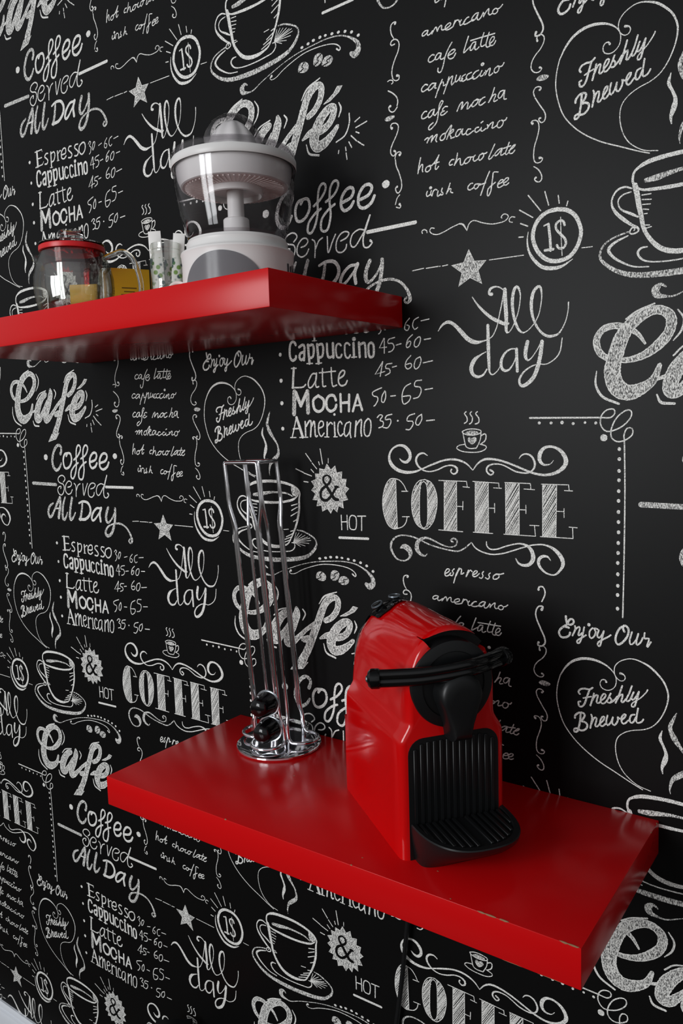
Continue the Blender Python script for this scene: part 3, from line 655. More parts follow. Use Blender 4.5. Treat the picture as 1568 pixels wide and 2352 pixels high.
S -3039,-851,40 -3035,-974,40 -3012,-1024,40 -2959,-1015,40
S -2519,-901,38 -2470,-886,38 -2450,-914,38 -2444,-1060,38
S -2357,-893,38 -2395,-912,38 -2401,-1010,38 -2384,-1065,38 -2347,-1067,38 -2325,-1036,38 -2326,-924,38 -2357,-893,38
L -3347,-839,44 -3331,-1077,44
L -3196,-845,44 -3180,-1088,44
L -2944,-852,43 -2943,-1029,43
L -2625,-879,42 -2623,-1047,42
L -2543,-879,41 -2536,-1053,41
L -3376,-1078,22 -3283,-1081,22
L -3226,-1089,22 -3134,-1086,22
L -2661,-1049,21 -2582,-1050,21
S -2818,-890,33 -2843,-867,33 -2885,-877,33 -2900,-951,33 -2883,-1027,33 -2832,-1038,33 -2811,-1005,33
S -2684,-894,33 -2716,-867,33 -2755,-882,33 -2762,-969,33 -2748,-1037,33 -2707,-1054,33 -2680,-1022,33
S -2019,-860,18 -2105,-878,18 -2114,-922,18 -2052,-928,18 -2030,-975,18 -2062,-1017,18 -2109,-1027,18
S -1769,-850,18 -1830,-896,18 -1858,-963,18 -1848,-996,18 -1810,-980,18 -1794,-937,18 -1816,-922,18 -1851,-957,18
S -1696,-888,18 -1734,-917,18 -1750,-972,18 -1728,-1000,18 -1691,-984,18 -1663,-929,18 -1666,-885,18 -1696,-888,18
S -2066,-1166,18 -2145,-1174,19 -2157,-1219,19 -2107,-1229,19 -2096,-1275,19 -2164,-1306,19
S -1798,-1093,18 -1859,-1149,18 -1879,-1212,18 -1847,-1249,18 -1794,-1224,18 -1800,-1185,18 -1861,-1194,18
S -1672,-1118,18 -1732,-1145,18 -1756,-1220,18 -1735,-1256,18 -1689,-1231,18 -1658,-1157,18 -1672,-1118,18
S -2224,-1452,19 -2296,-1474,19 -2361,-1504,19 -2347,-1545,19 -2291,-1561,19 -2284,-1601,19 -2318,-1653,19 -2343,-1672,19
S -2178,-1494,19 -2219,-1551,19 -2229,-1617,19 -2198,-1631,19 -2167,-1567,19 -2170,-1501,19
S -1809,-1422,18 -1890,-1463,18 -1931,-1552,18 -1926,-1643,18 -1896,-1664,18 -1834,-1627,18 -1817,-1570,18 -1916,-1572,18
S -1656,-1392,18 -1738,-1400,18 -1754,-1457,18 -1680,-1474,18 -1667,-1526,18 -1705,-1588,18 -1773,-1604,18
S -2299,-1814,19 -2258,-1782,19 -2219,-1797,19 -2260,-1849,19 -2213,-1870,19 -2222,-1923,19 -2279,-1942,19
S -2084,-1781,19 -2163,-1798,19 -2180,-1844,19 -2109,-1840,19 -2103,-1886,19 -2152,-1945,19 -2215,-1937,19
S -1762,-1785,18 -1846,-1809,18 -1870,-1867,18 -1795,-1875,18 -1788,-1914,18 -1835,-1972,18 -1888,-1971,18
S -1666,-1795,18 -1726,-1832,18 -1750,-1902,18 -1713,-1923,18 -1667,-1860,18 -1666,-1795,18
L -2174,-859,19 -2241,-968,19 -2138,-966,18
L -2166,-860,19 -2172,-1035,19
L -1999,-952,18 -1930,-942,18
L -1609,-921,18 -1526,-916,17
L -2198,-1137,19 -2314,-1284,19 -2171,-1257,19
L -2198,-1137,19 -2239,-1312,19
L -2060,-1212,18 -2001,-1203,18
L -1629,-1191,18 -1505,-1175,18
L -2093,-1560,19 -2026,-1557,18
L -1612,-1506,18 -1512,-1496,18
L -1601,-1874,18 -1494,-1867,18
L -3598,-1122,42 -3613,-1242,42 -3625,-1377,42
L -3638,-1123,23 -3557,-1125,23
S -3638,-1377,28 -3463,-1379,27 -3407,-1347,27
S -3230,-1217,27 -3293,-1220,27 -3360,-1314,27 -3354,-1385,27 -3309,-1387,27 -3234,-1300,27 -3221,-1210,27
S -3221,-1210,27 -3244,-1335,27 -3229,-1391,27 -3193,-1386,27
S -3122,-1161,26 -3127,-1272,27 -3123,-1383,27 -3079,-1385,26
S -2982,-1157,26 -2982,-1280,26 -2966,-1392,26 -2905,-1381,26
L -3177,-1209,23 -3045,-1208,23
L -3028,-1206,23 -2916,-1205,23
S -2860,-1302,29 -2790,-1265,29 -2772,-1218,29 -2805,-1203,29 -2857,-1247,29 -2875,-1342,29 -2837,-1392,29 -2769,-1382,29 -2739,-1336,29
L -3603,-1433,68 -3623,-1722,69
L -3384,-1440,67 -3384,-1712,67
L -3580,-1444,55 -3502,-1619,55
L -3393,-1442,54 -3502,-1619,55
S -3207,-1502,44 -3290,-1557,44 -3277,-1670,45 -3207,-1708,44 -3135,-1669,44 -3121,-1564,44 -3207,-1502,44
S -2925,-1573,43 -2954,-1516,43 -3023,-1510,43 -3074,-1566,44 -3073,-1664,44 -3014,-1711,44 -2943,-1683,43 -2921,-1635,43
L -2850,-1501,41 -2850,-1721,41
L -2715,-1514,41 -2726,-1718,41
L -2846,-1611,41 -2722,-1609,41
L -2586,-1520,40 -2664,-1721,41
L -2586,-1520,40 -2523,-1712,40
L -2637,-1654,27 -2537,-1651,27
L -3583,-1767,24 -3626,-1902,25 -3671,-2039,25
L -3646,-1924,25 -3534,-1919,24
L -3583,-1774,46 -3534,-1905,46 -3490,-2035,46
L -3699,-2039,18 -3605,-2040,18
L -3540,-2041,18 -3402,-2039,18
L -3124,-2041,17 -3054,-2043,17
L -2978,-2041,17 -2920,-2042,17
S -3423,-1893,31 -3365,-1823,31 -3339,-1852,30 -3356,-2030,31
S -3332,-1895,30 -3293,-1832,30 -3282,-1868,30 -3275,-2025,30 -3244,-2025,30
S -2629,-1913,29 -2560,-1840,28 -2536,-1847,28 -2548,-1969,29 -2542,-2038,29
L -3438,-1835,32 -3438,-2029,32
L -3076,-1853,31 -3083,-2028,31
L -2959,-1856,31 -2957,-2023,31
L -2619,-1852,30 -2642,-2043,30
S -3217,-1926,25 -3145,-1900,25 -3142,-1844,25 -3186,-1836,25 -3215,-1884,25 -3216,-1983,25 -3177,-2033,25 -3131,-1992,25
S -3074,-1902,25 -3020,-1854,25 -2994,-1876,25
S -2839,-1880,25 -2864,-1845,25 -2899,-1878,25 -2907,-1975,25 -2871,-2032,25 -2827,-2005,25
S -2720,-1856,24 -2780,-1882,24 -2809,-1978,25 -2786,-2040,25 -2724,-1979,24 -2703,-1870,24
S -2703,-1870,24 -2716,-1993,24 -2705,-2055,24
S -2437,-1823,24 -2487,-1876,24 -2499,-1984,24 -2477,-2039,24 -2427,-2033,24 -2397,-1946,24 -2400,-1851,24 -2437,-1823,24
E -3828,-593,30,27
L -3657,-466,24 -3471,-462,24
L -3666,-710,24 -3473,-697,24
L -3604,-585,24 -3485,-585,24
L -3471,-462,13 -3463,-494,13
L -3473,-697,14 -3444,-660,14
L -3276,-794,13 -3202,-796,13
L -3079,-724,13 -3023,-727,13
L -3609,-467,48 -3608,-704,49
S -3315,-555,30 -3362,-552,30 -3404,-590,30 -3361,-628,30 -3324,-667,30 -3351,-710,30 -3408,-708,30
S -3224,-579,30 -3149,-568,29 -3127,-625,29 -3163,-697,29 -3221,-713,30
S -2948,-660,29 -2848,-653,29 -2840,-583,29 -2893,-573,29 -2950,-625,29 -2953,-706,29 -2892,-731,29 -2834,-698,29
S -2688,-579,29 -2741,-577,29 -2769,-619,29 -2723,-662,29 -2683,-705,29 -2714,-747,29 -2776,-740,29
S -2521,-586,28 -2582,-584,28 -2604,-625,28 -2555,-667,28 -2519,-710,28 -2555,-752,28 -2616,-745,28
S -2403,-589,28 -2481,-628,28 -2495,-708,28 -2433,-761,28 -2360,-722,28 -2336,-652,28 -2357,-598,28 -2403,-589,28
L -3231,-556,35 -3238,-790,36
L -3054,-580,35 -3051,-721,35
S -3045,-625,20 -2985,-581,20 -2965,-597,20
S -2258,-647,17 -2221,-611,17 -2198,-637,17 -2232,-679,17 -2196,-710,17 -2220,-779,17 -2247,-798,17
S -2113,-637,17 -2150,-673,17 -2165,-741,17 -2150,-757,17 -2111,-704,17 -2097,-647,16 -2139,-650,17
S -1806,-655,16 -1860,-708,16 -1875,-775,16 -1835,-794,16 -1810,-748,16 -1846,-729,16
S -1683,-657,16 -1743,-683,16 -1765,-745,16 -1736,-792,16 -1697,-773,16
L -2011,-721,16 -1938,-702,16
L -1647,-701,16 -1541,-690,16
S -982,-505,13 -919,-595,26 -839,-682,37 -748,-759,43 -658,-809,45 -580,-847,38 -547,-840,26
S -745,-502,43 -774,-493,37 -762,-444,37 -699,-426,24 -643,-443,17 -599,-479,13
S -599,-479,13 -622,-603,17 -658,-752,15 -687,-863,15 -733,-951,15 -774,-984,11
S -588,-470,47 -583,-607,51 -574,-761,51 -575,-914,38 -548,-937,19 -508,-895,15 -475,-832,15 -430,-716,15 -407,-567,17 -423,-485,29 -450,-457,36 -483,-498,42 -501,-617,42 -485,-770,38 -442,-896,36 -394,-951,25 -350,-950,15 -296,-915,12 -242,-860,14
S -242,-860,14 -194,-761,14 -167,-606,16 -177,-506,31 -209,-487,37 -262,-545,43 -284,-671,43 -263,-813,35 -200,-939,31 -116,-1012,35 -33,-1019,34 29,-991,22 91,-889,14 121,-775,14 126,-688,18
S -1422,-840,12 -1365,-776,32 -1291,-751,43 -1218,-785,45 -1135,-867,52 -1042,-965,54 -948,-1010,49 -866,-1007,26 -808,-996,15
S -795,-837,41 -792,-1050,46 -786,-1259,42 -778,-1354,26 -744,-1385,20 -686,-1349,13 -652,-1300,13
S -821,-1126,11 -891,-1157,24 -962,-1204,51 -1005,-1286,54 -988,-1362,45 -930,-1397,38 -859,-1380,29 -812,-1320,20
S -455,-1124,15 -516,-1119,21 -583,-1150,30 -634,-1228,39 -635,-1311,39 -596,-1350,37 -540,-1338,26 -484,-1260,15 -456,-1180,13
S -329,-1058,46 -351,-1148,50 -352,-1219,42 -325,-1256,25 -276,-1224,15 -212,-1139,14 -174,-1072,21
S -164,-1068,45 -180,-1191,49 -213,-1330,50 -267,-1448,50 -354,-1519,46 -409,-1521,38 -425,-1459,32 -375,-1380,25 -288,-1325,19 -202,-1305,15 -117,-1311,14 -23,-1263,16 34,-1188,18 58,-1052,14
L -457,-1124,40 -449,-1365,40
E -3976,927,57,52
S -3541,983,59 -3515,1037,55 -3517,1103,55 -3593,1133,56 -3690,1074,59 -3764,954,59 -3789,832,63 -3750,735,63 -3674,699,59 -3588,748,50 -3536,821,43
S -3333,994,46 -3423,976,46 -3474,881,46 -3458,761,46 -3392,731,46 -3300,773,46 -3241,869,45 -3258,976,45 -3333,994,46 -3378,946,46
S -3172,881,39 -3059,951,39 -2982,1045,39 -2985,1109,39 -3030,1127,39 -3084,1069,39 -3110,916,39 -3115,786,39 -3160,644,39 -3227,560,39 -3282,583,40 -3261,690,40 -3154,786,39 -3063,828,39
S -2979,898,39 -2850,962,38 -2785,1055,38 -2797,1113,38 -2852,1119,38 -2907,1044,38 -2923,892,39 -2913,728,39 -2958,575,39 -3018,545,39 -3070,585,39 -3048,704,39 -2943,798,39 -2844,845,38
S -2714,846,47 -2600,880,46 -2557,949,46 -2588,996,46 -2663,985,47 -2736,904,47 -2747,799,47 -2697,741,47 -2612,765,47 -2561,823,46
S -2460,829,46 -2340,863,46 -2288,937,45 -2328,983,46 -2410,972,46 -2482,880,46 -2485,765,46 -2408,720,46 -2306,761,46 -2254,835,45
S -3518,495,25 -3463,544,25 -3487,592,25 -3554,610,25 -3638,578,25 -3664,523,25 -3619,481,25 -3523,453,25 -3501,387,25 -3540,301,25 -3604,265,25 -3671,298,25 -3689,365,25 -3637,414,25 -3587,415,25 -3601,379,25
S -3400,407,25 -3330,420,25 -3286,463,24 -3311,505,24 -3378,509,25 -3456,436,25 -3467,339,25 -3404,286,25 -3323,306,25 -3277,367,24
S -3217,476,24 -3174,429,24 -3184,250,24
S -3166,358,24 -3115,442,24 -3054,473,24
S -2978,474,24 -2971,279,24 -2901,399,24 -2849,482,24
S -2771,390,24 -2685,415,24 -2644,463,23 -2696,491,23 -2772,472,24 -2837,389,24 -2839,283,24 -2768,249,24 -2699,286,24 -2685,333,24
S -2425,467,23 -2496,483,23 -2591,440,23 -2628,346,23 -2597,289,23 -2541,302,23 -2459,397,23 -2408,455,23
S -2328,623,29 -2385,502,35 -2434,374,29 -2427,270,26 -2366,251,26 -2307,296,26 -2331,325,37
L -4417,462,59 -3734,445,57
L -2366,431,52 -1699,433,49
S -3854,115,38 -3964,56,51 -4017,-46,58 -3986,-132,58 -3911,-104,54 -3815,11,51 -3720,137,57 -3650,219,60
S -3499,229,40 -3563,106,53 -3600,-42,60 -3592,-152,60 -3532,-149,50 -3460,-37,34
S -3303,223,58 -3360,64,59 -3396,-83,62 -3375,-155,62 -3302,-115,46 -3234,-28,31
S -3022,159,48 -3058,3,54 -3112,-143,61
S -3119,138,39 -3011,171,45 -2881,152,51 -2816,59,54 -2846,-48,54 -2968,-131,54 -3130,-138,52
S -2556,69,44 -2648,65,44 -2748,-9,50 -2796,-105,51 -2763,-145,48 -2684,-101,41 -2582,-3,35
S -2528,75,53 -2575,-26,53 -2564,-148,53
S -2346,88,55 -2402,-19,61 -2412,-124,58 -2362,-162,46 -2266,-94,37 -2184,13,40
S -2169,77,54 -2183,-68,57 -2225,-219,57 -2309,-351,58 -2411,-386,58 -2451,-336,53 -2388,-239,41 -2239,-180,34 -2078,-166,40 -1943,-206,37 -1848,-292,42 -1797,-392,53 -1793,-448,48 -1839,-474,34 -1870,-441,34 -1841,-411,34
L -3646,215,69 -3647,103,69 -3721,-133,70
L -3804,24,32 -3652,30,31
S -4392,2077,16 -4464,2179,42 -4562,2245,58 -4687,2283,62 -4810,2259,66 -4878,2163,66 -4860,2050,66 -4793,1979,59 -4689,1943,52 -4560,1931,55 -4406,1968,74 -4267,2059,99 -4169,2175,101 -4152,2307,101 -4226,2384,89 -4329,2396,89 -4441,2349,106 -4548,2269,129 -4629,2150,150 -4682,1992,160 -4716,1820,171 -4670,1669,181 -4560,1603,163 -4427,1636,123 -4311,1719,80 -4250,1863,41
S -3859,2015,93 -3968,1960,125 -4089,1820,152 -4148,1676,153 -4138,1591,137 -4052,1613,111 -3932,1754,63 -3812,1905,47
S -3709,2091,55 -3709,2008,123 -3779,1844,130 -3868,1691,134 -3892,1583,132 -3809,1593,103 -3676,1696,68 -3543,1810,55 -3394,1910,60
S -4290,1718,38 -4181,1751,48
S -3213,1972,75 -3111,2025,83 -3024,2125,88 -2993,2238,88 -3023,2303,79 -3120,2286,95 -3216,2199,107 -3277,2080,114 -3343,1931,117 -3408,1793,121 -3487,1619,122 -3562,1478,120 -3660,1325,136
S -3611,1658,77 -3519,1679,107
S -3319,1713,21 -3178,1772,90 -3007,1766,97 -2889,1819,88 -2823,1908,90 -2814,1988,81 -2888,1991,102 -3011,1905,124 -3100,1781,148 -3132,1666,149 -3084,1583,143 -2969,1602,118 -2848,1679,82 -2765,1756,52
P -3857,1196,0 -3750,1327,0 -3590,1324,0 -3538,1347,0 -3634,1241,0
P -2965,2062,0 -2870,2076,0 -2732,2149,0 -2680,2208,0 -2753,2218,0 -2816,2148,0
S -4582,2339,23 -4477,2406,23 -4310,2462,22
S -4091,2381,16 -4034,2288,28 -4054,2181,28 -4128,2088,13
S -4878,1839,13 -4886,1701,30 -4814,1573,33 -4650,1494,30
S -4125,1943,22 -4021,2035,22 -3841,2080,22
S -3600,2085,24 -3558,2024,30 -3608,1932,18
S -4277,1570,19 -4234,1490,35 -4111,1474,32
S -3313,2193,15 -3213,2309,30 -3014,2383,18
S -2737,2024,17 -2708,1948,32 -2745,1859,17
S -3259,1647,15 -3215,1528,33 -3067,1477,33
S -2589,1863,20 -2592,1750,23 -2659,1627,23 -2794,1574,20
L -2510,1747,19 -2438,1780,18
L -2500,1676,19 -2338,1712,18
L -2496,1627,19 -2453,1603,19
L -2571,1601,19 -2489,1519,19
L -2472,1509,19 -2430,1478,19
L -2417,1466,19 -2388,1448,18
L -2605,1534,19 -2567,1464,19
L -2656,1484,19 -2651,1443,19
L -2651,1415,19 -2640,1340,19
L -2759,1469,19 -2766,1435,19
P 2196,820,0 2258,748,0 2329,800,0 2350,709,0 2436,724,0 2425,630,0 2502,628,0 2480,536,0 2536,506,0 2471,441,0 2517,362,0 2433,344,0 2442,249,0 2362,278,0 2339,193,0 2277,243,0 2234,172,0 2182,235,0 2099,196,0 2087,277,0 2005,262,0 2029,340,0 1945,346,0 1992,429,0 1927,472,0 1981,527,0 1929,591,0 2011,621,0 1996,694,0 2070,690,0 2073,763,0 2158,748,0
D 2342,526,44 2306,477,39 2243,395,43 2171,344,43 2101,358,45 2078,423,45 2107,489,43 2179,538,40 2241,588,36 2248,644,32 2195,676,30 2139,651,32 2132,602,34 2179,538,43 2236,459,47 2302,372,50 2360,358,44
D 2323,524,39 2365,524,39
L 1851,962,17 1939,856,17
L 1954,835,17 2027,759,17
L 2094,1021,17 2126,824,17
L 1930,752,17 1974,710,17
L 2062,852,17 2075,812,17
L 1803,587,18 1875,580,18
L 1674,757,18 1803,708,18
L 1813,700,18 1936,663,17
L 2222,896,12 2219,836,12
L 2402,155,20 2404,-34,20
L 2494,159,19 2497,-29,19
L 2403,66,20 2491,75,19
L 2662,154,19 2786,160,19
L 2724,152,19 2718,-30,19
S 2577,162,19 2542,141,19 2525,68,19 2537,-11,19 2579,-25,19 2623,-15,19 2640,65,19 2629,144,19 2577,162,19
L 2361,-142,39 2813,-131,38
E 2025,-445,24,17
E 2123,-429,24,17
E 2207,-413,24,18
E 2308,-407,23,18
E 2391,-410,22,16
E 2491,-420,23,17
E 2587,-431,23,17
E 2685,-451,22,18
E 2780,-486,22,18
E 2875,-550,22,18
S 1096,-648,19 1050,-623,41 1000,-663,79 1016,-720,69 1099,-742,31 1193,-740,19 1344,-674,14 1510,-614,14 1725,-545,13 1952,-495,15 2204,-468,16 2416,-456,17 2591,-473,19 2714,-517,24 2819,-586,43 2870,-648,59 2868,-719,80 2813,-751,86 2768,-726,54
S 1517,-649,39 1489,-667,15 1514,-693,12 1595,-683,12 1704,-629,13 1863,-571,13 2052,-523,14 2252,-512,14 2445,-528,14 2555,-563,17 2609,-615,19 2592,-640,22 2554,-611,25
F 1951,-696,0 1979,-634,0 2056,-622,0 2116,-666,0 2109,-727,0 2050,-750,0 1966,-728,0
F 2195,-663,0 2223,-597,0 2297,-587,0 2341,-630,0 2317,-697,0 2250,-728,0 2202,-708,0
F 2324,-724,0 2359,-666,0 2440,-652,0 2494,-698,0 2468,-751,0 2403,-772,0 2339,-752,0
D 2055,-627,13 2011,-675,13 2044,-696,13 1971,-727,13
D 2321,-606,13 2254,-648,13 2277,-674,13 2213,-713,13
D 2474,-682,12 2398,-707,13 2421,-732,13 2339,-750,13
S 788,364,33 771,402,31 778,473,29 814,516,33 913,559,48 1057,578,48 1222,584,45 1371,576,44 1507,554,42 1618,520,39 1683,487,31 1726,437,25 1724,389,21
S 787,358,22 863,308,29 995,292,39 1160,286,43 1335,291,38 1461,306,38 1599,337,38 1690,391,17
S 898,389,48 1000,397,61 1120,417,50 1237,431,38 1376,429,32 1501,419,27 1600,380,17
S 794,361,55 813,279,55 832,168,53 856,58,49 875,-43,44 912,-128,44 980,-220,48 1060,-286,53 1165,-322,54 1293,-328,50 1398,-309,36 1491,-271,25 1552,-183,25 1626,-48,36 1677,87,42 1705,212,41 1710,327,37 1724,408,21
S 762,339,18 696,365,25 621,348,25 574,281,22 570,209,25 609,134,38 679,61,40 761,-8,33 820,-45,27 830,-80,22 780,-100,20 745,-84,18 765,-41,18 796,-44,18 788,-67,16
S 754,307,16 680,294,18 634,253,18 637,194,18 671,147,22 755,99,33 825,57,22
S 733,-73,20 621,-97,20 518,-141,23 461,-213,27 459,-295,34 542,-384,43 662,-457,50 819,-503,56 1024,-518,62 1237,-518,65 1470,-498,64 1675,-469,59 1832,-420,52 1946,-324,45 1982,-243,31 1952,-180,25 1867,-130,25 1758,-90,25 1658,-78,19
S 731,-109,16 605,-153,32 539,-213,39 573,-281,34 656,-349,27 788,-416,18 932,-437,15
S 918,-244,15 858,-248,27 825,-291,29 864,-355,24 947,-391,18 1101,-407,17 1278,-403,19 1429,-389,19 1544,-370,19 1603,-316,21 1594,-262,17 1554,-259,15
F 1585,526,0 1662,498,0 1715,443,0 1690,391,0 1612,389,0 1581,449,0
L 857,305,14 952,287,14
L 861,257,14 945,254,14
L 864,214,14 948,201,14
L 868,166,14 940,159,14
L 877,121,14 925,109,14
L 887,75,14 911,74,14
L 1420,-83,14 1501,-74,14
L 881,-31,14 935,-40,14
L 892,-66,14 952,-58,14
L 1572,255,17 1674,280,17
L 1569,187,17 1672,237,17
L 1554,110,17 1669,169,17
L 1596,36,17 1665,73,17
L 1539,-102,17 1613,-82,17
L 1456,-184,17 1583,-128,17
L 1402,-230,17 1558,-176,17
L 1365,-279,17 1528,-222,17
L 1583,-247,12 1634,-116,12
L 1583,-247,12 1685,-115,11
L 1583,-247,12 1734,-128,11
L 1583,-247,12 1789,-143,11
L 1583,-247,12 1832,-164,11
L 1583,-247,12 1870,-176,11
L 1583,-247,12 1885,-208,11
L 1583,-247,12 1850,-251,11
L 1583,-247,12 1783,-289,11
L 1583,-247,12 1704,-303,11
S 1255,1541,10 1220,1459,38 1195,1368,46 1240,1261,59 1305,1169,38 1360,1092,31 1381,1001,42 1362,940,56 1289,879,66 1226,818,46 1201,726,25 1207,664,9
S 1116,1325,11 1097,1241,39 1133,1156,32 1159,1079,42 1145,1002,57 1120,926,35 1127,864,14
"""

TW, TD, TV = 0.53, -0.326031, 0.647766     # repeat width, drop per strip, repeat height
WX0, WX1, WZ0, WZ1 = -2.3, 1.1, -1.49, 1.05


def cr2(pts, closed=False):
    """smooth a list of (x, z, w), point spacing about 1.5 mm"""
    N = len(pts)
    if N < 3 and not closed: return list(pts)
    o = []
    for i in range(N if closed else N - 1):
        p1, p2 = pts[i], pts[(i + 1) % N]
        p0 = pts[i - 1] if (closed or i > 0) else tuple(2 * a - b for a, b in zip(p1, p2))
        p3 = pts[(i + 2) % N] if (closed or i + 2 < N) else tuple(2 * a - b for a, b in zip(p2, p1))
        k = max(2, min(14, int(math.hypot(p2[0] - p1[0], p2[1] - p1[1]) / 0.0017)))
        for s in range(k):
            t = s / k
            o.append(tuple(0.5 * (2 * b + (c - a) * t + (2 * a - 5 * b + 4 * c - d) * t * t + (3 * b - a - 3 * c + d) * t ** 3) for a, b, c, d in zip(p0, p1, p2, p3)))
    if not closed: o.append(pts[-1])
    return o


def ribbon(pts):
    """list of polygons (x, z) for a stroke with round ends"""
    out = []
    n = len(pts)
    Ls, Rs = [], []
    for i in range(n):
        a, b = pts[max(0, i - 1)], pts[min(n - 1, i + 1)]
        dx, dz = b[0] - a[0], b[1] - a[1]
        l = math.hypot(dx, dz) or 1e-9
        h = max(pts[i][2], 0.0003) / 2 * random.uniform(0.93, 1.05)
        Ls.append((pts[i][0] - dz / l * h, pts[i][1] + dx / l * h))
        Rs.append((pts[i][0] + dz / l * h, pts[i][1] - dx / l * h))
    strip = (Ls, Rs)
    caps = []
    for i, s in ((0, 1), (n - 1, -1)):
        a, b = pts[i], pts[i + s]
        ang = math.atan2(a[1] - b[1], a[0] - b[0])
        h = max(a[2], 0.0003) / 2
        caps.append([(a[0] + h * math.cos(ang + q * PI / 8), a[1] + h * math.sin(ang + q * PI / 8)) for q in range(-4, 5)])
    return strip, caps


def hatch(poly, dirv, sp, wlo, whi):
    """chalk hatching lines inside a polygon"""
    dx, dz = dirv
    l = math.hypot(dx, dz); dx /= l; dz /= l
    nx, nz = -dz, dx
    ts = [p[0] * nx + p[1] * nz for p in poly]
    t = min(ts) + sp * 0.3
    res = []
    while t < max(ts):
        cuts = []
        for (a, b) in zip(poly, poly[1:] + poly[:1]):
            ta, tb = a[0] * nx + a[1] * nz - t, b[0] * nx + b[1] * nz - t
            if (ta < 0) != (tb < 0):
                f = ta / (ta - tb)
                x, z = a[0] + (b[0] - a[0]) * f, a[1] + (b[1] - a[1]) * f
                cuts.append(x * dx + z * dz)
        cuts.sort()
        for a, b in zip(cuts[::2], cuts[1::2]):
            if b - a > 0.0006:
                w = random.uniform(wlo, whi)
                j = random.uniform(-0.0004, 0.0004)
                res.append([(dx * a + nx * t, dz * a + nz * t, w), (dx * b + nx * (t + j), dz * b + nz * (t + j), w * 0.8)])
        t += sp * random.uniform(0.7, 1.25)
    return res


# every stroke becomes flat print geometry: (verts, faces, slot, layer)
prints = []
def add_ribbon(pts, slot, layer=0):
    (Ls, Rs), caps = ribbon(pts)
    vs = []; fs = []
    for a, b in zip(Ls, Rs): vs += [a, b]
    for i in range(len(Ls) - 1): fs.append((2 * i, 2 * i + 1, 2 * i + 3, 2 * i + 2))
    for c in caps:
        k = len(vs); vs += c; fs.append(tuple(range(k, k + len(c))))
    prints.append((vs, fs, slot, layer))

def add_poly(P, slot, layer=0):
    tri = tessellate_polygon([[Vector((x, z, 0)) for x, z in P]])
    prints.append((P, [tuple(t) for t in tri], slot, layer))

for line in TILE.strip().split('\n'):
    k, rest = line[0], line[2:]
    pts = [tuple(float(v) * 1e-4 for v in p.split(',')) for p in rest.split()]
    if k in 'SLD':
        pts = [(x, z, w_ * (0.80 if w_ < 0.003 else 0.80 + 0.16 * min(1, (w_ - 0.003) / 0.003))) for x, z, w_ in pts]
    if k in 'SL':
        s = cr2(pts) if k == 'S' else pts
        wmax = max(p[2] for p in pts)
        add_ribbon(s, 2 if wmax > 0.0055 else 1)
        if wmax > 0.0085:                      # the fat letters are outlined before they are filled in
            (ls, rs), _ = ribbon([(x, z, w_ * 0.95) for x, z, w_ in s])
            for edge in (ls, rs): add_ribbon([(x, z, 0.0011) for x, z in edge], 1)
    elif k == 'D':
        add_ribbon(cr2(pts), 0, 1)
    elif k == 'E':
        x, z, rx, rz = pts[0]
        add_poly([(x + rx * math.cos(a * PI / 9) * random.uniform(.93, 1.05), z + rz * math.sin(a * PI / 9) * random.uniform(.93, 1.05)) for a in range(18)], 1)
    elif k == 'F':
        add_poly([(p[0], p[1]) for p in cr2(pts, True)], 2)
    elif k == 'P':
        P = [(p[0], p[1]) for p in pts]
        add_poly(P, 2)
        add_ribbon([(a, b, 0.0009) for a, b in P + P[:1]], 1)
    elif k == 'H':
        P = [(p[0], p[1]) for p in pts]
        for h in hatch(P, (0.62, 1.0), 0.00155, 0.0009, 0.0014): add_ribbon(h, 1)

wv = [(WX0, 0.0, WZ0), (WX1, 0.0, WZ0), (WX1, 0.0, WZ1), (WX0, 0.0, WZ1)]
wf = [(0, 1, 2, 3)]
wm = [0]
for i in range(-3, 5):
    for j in range(-6, 7):
        ox, oz = -TW * i, -(TV * j + TD * i)
        if ox + 0.3 < WX0 or ox - 0.5 > WX1 or oz + 0.28 < WZ0 or oz - 0.46 > WZ1: continue
        for pi_, (vs, fs, slot, layer) in enumerate(prints):
            if min(v[0] for v in vs) + ox < WX0 or max(v[0] for v in vs) + ox > WX1: continue
            if min(v[1] for v in vs) + oz < WZ0 or max(v[1] for v in vs) + oz > WZ1: continue
            k = len(wv)
            y = -0.0001 - 0.000004 * (pi_ % 40) if layer == 0 else -0.0007
            wv += [(a + ox, y - 1.2e-6 * min(q, 300), b + oz) for q, (a, b) in enumerate(vs)]
            wf += [tuple(q + k for q in f) for f in fs]
            wm += [slot] * len(fs)
me = bpy.data.meshes.new('wall_back')
me.from_pydata([(a, b, c + Z0) for a, b, c in wv], [], wf)
for m_ in (M['wall'], M['chalk_line'], M['chalk_fill']): me.materials.append(m_)
me.polygons.foreach_set('material_index', wm)
me.update()
wall = bpy.data.objects.new('wall_back', me)
COL.objects.link(wall)
tag(wall, 'black wallpaper printed all over with white chalk coffee lettering and cups', kind='structure')

# floor and baseboard
fb = NB(); box(fb, WX0, WX1, -3.2, 0.0, -0.05, 0.0)
tag(obj('floor', fb, M['floor']), 'floor below the papered wall', kind='structure')
bb = NB()
prof = [(0, 0), (-0.016, 0), (-0.016, 0.078), (-0.012, 0.086), (-0.0075, 0.088), (-0.0075, 0.094), (-0.004, 0.0985), (0, 0.0985)]
loft(bb, [[(WX0, y, z) for y, z in prof], [(WX1, y, z) for y, z in prof]])
tag(obj('baseboard_back', bb, M['trim']), 'white moulded baseboard along the foot of the wall', kind='structure')

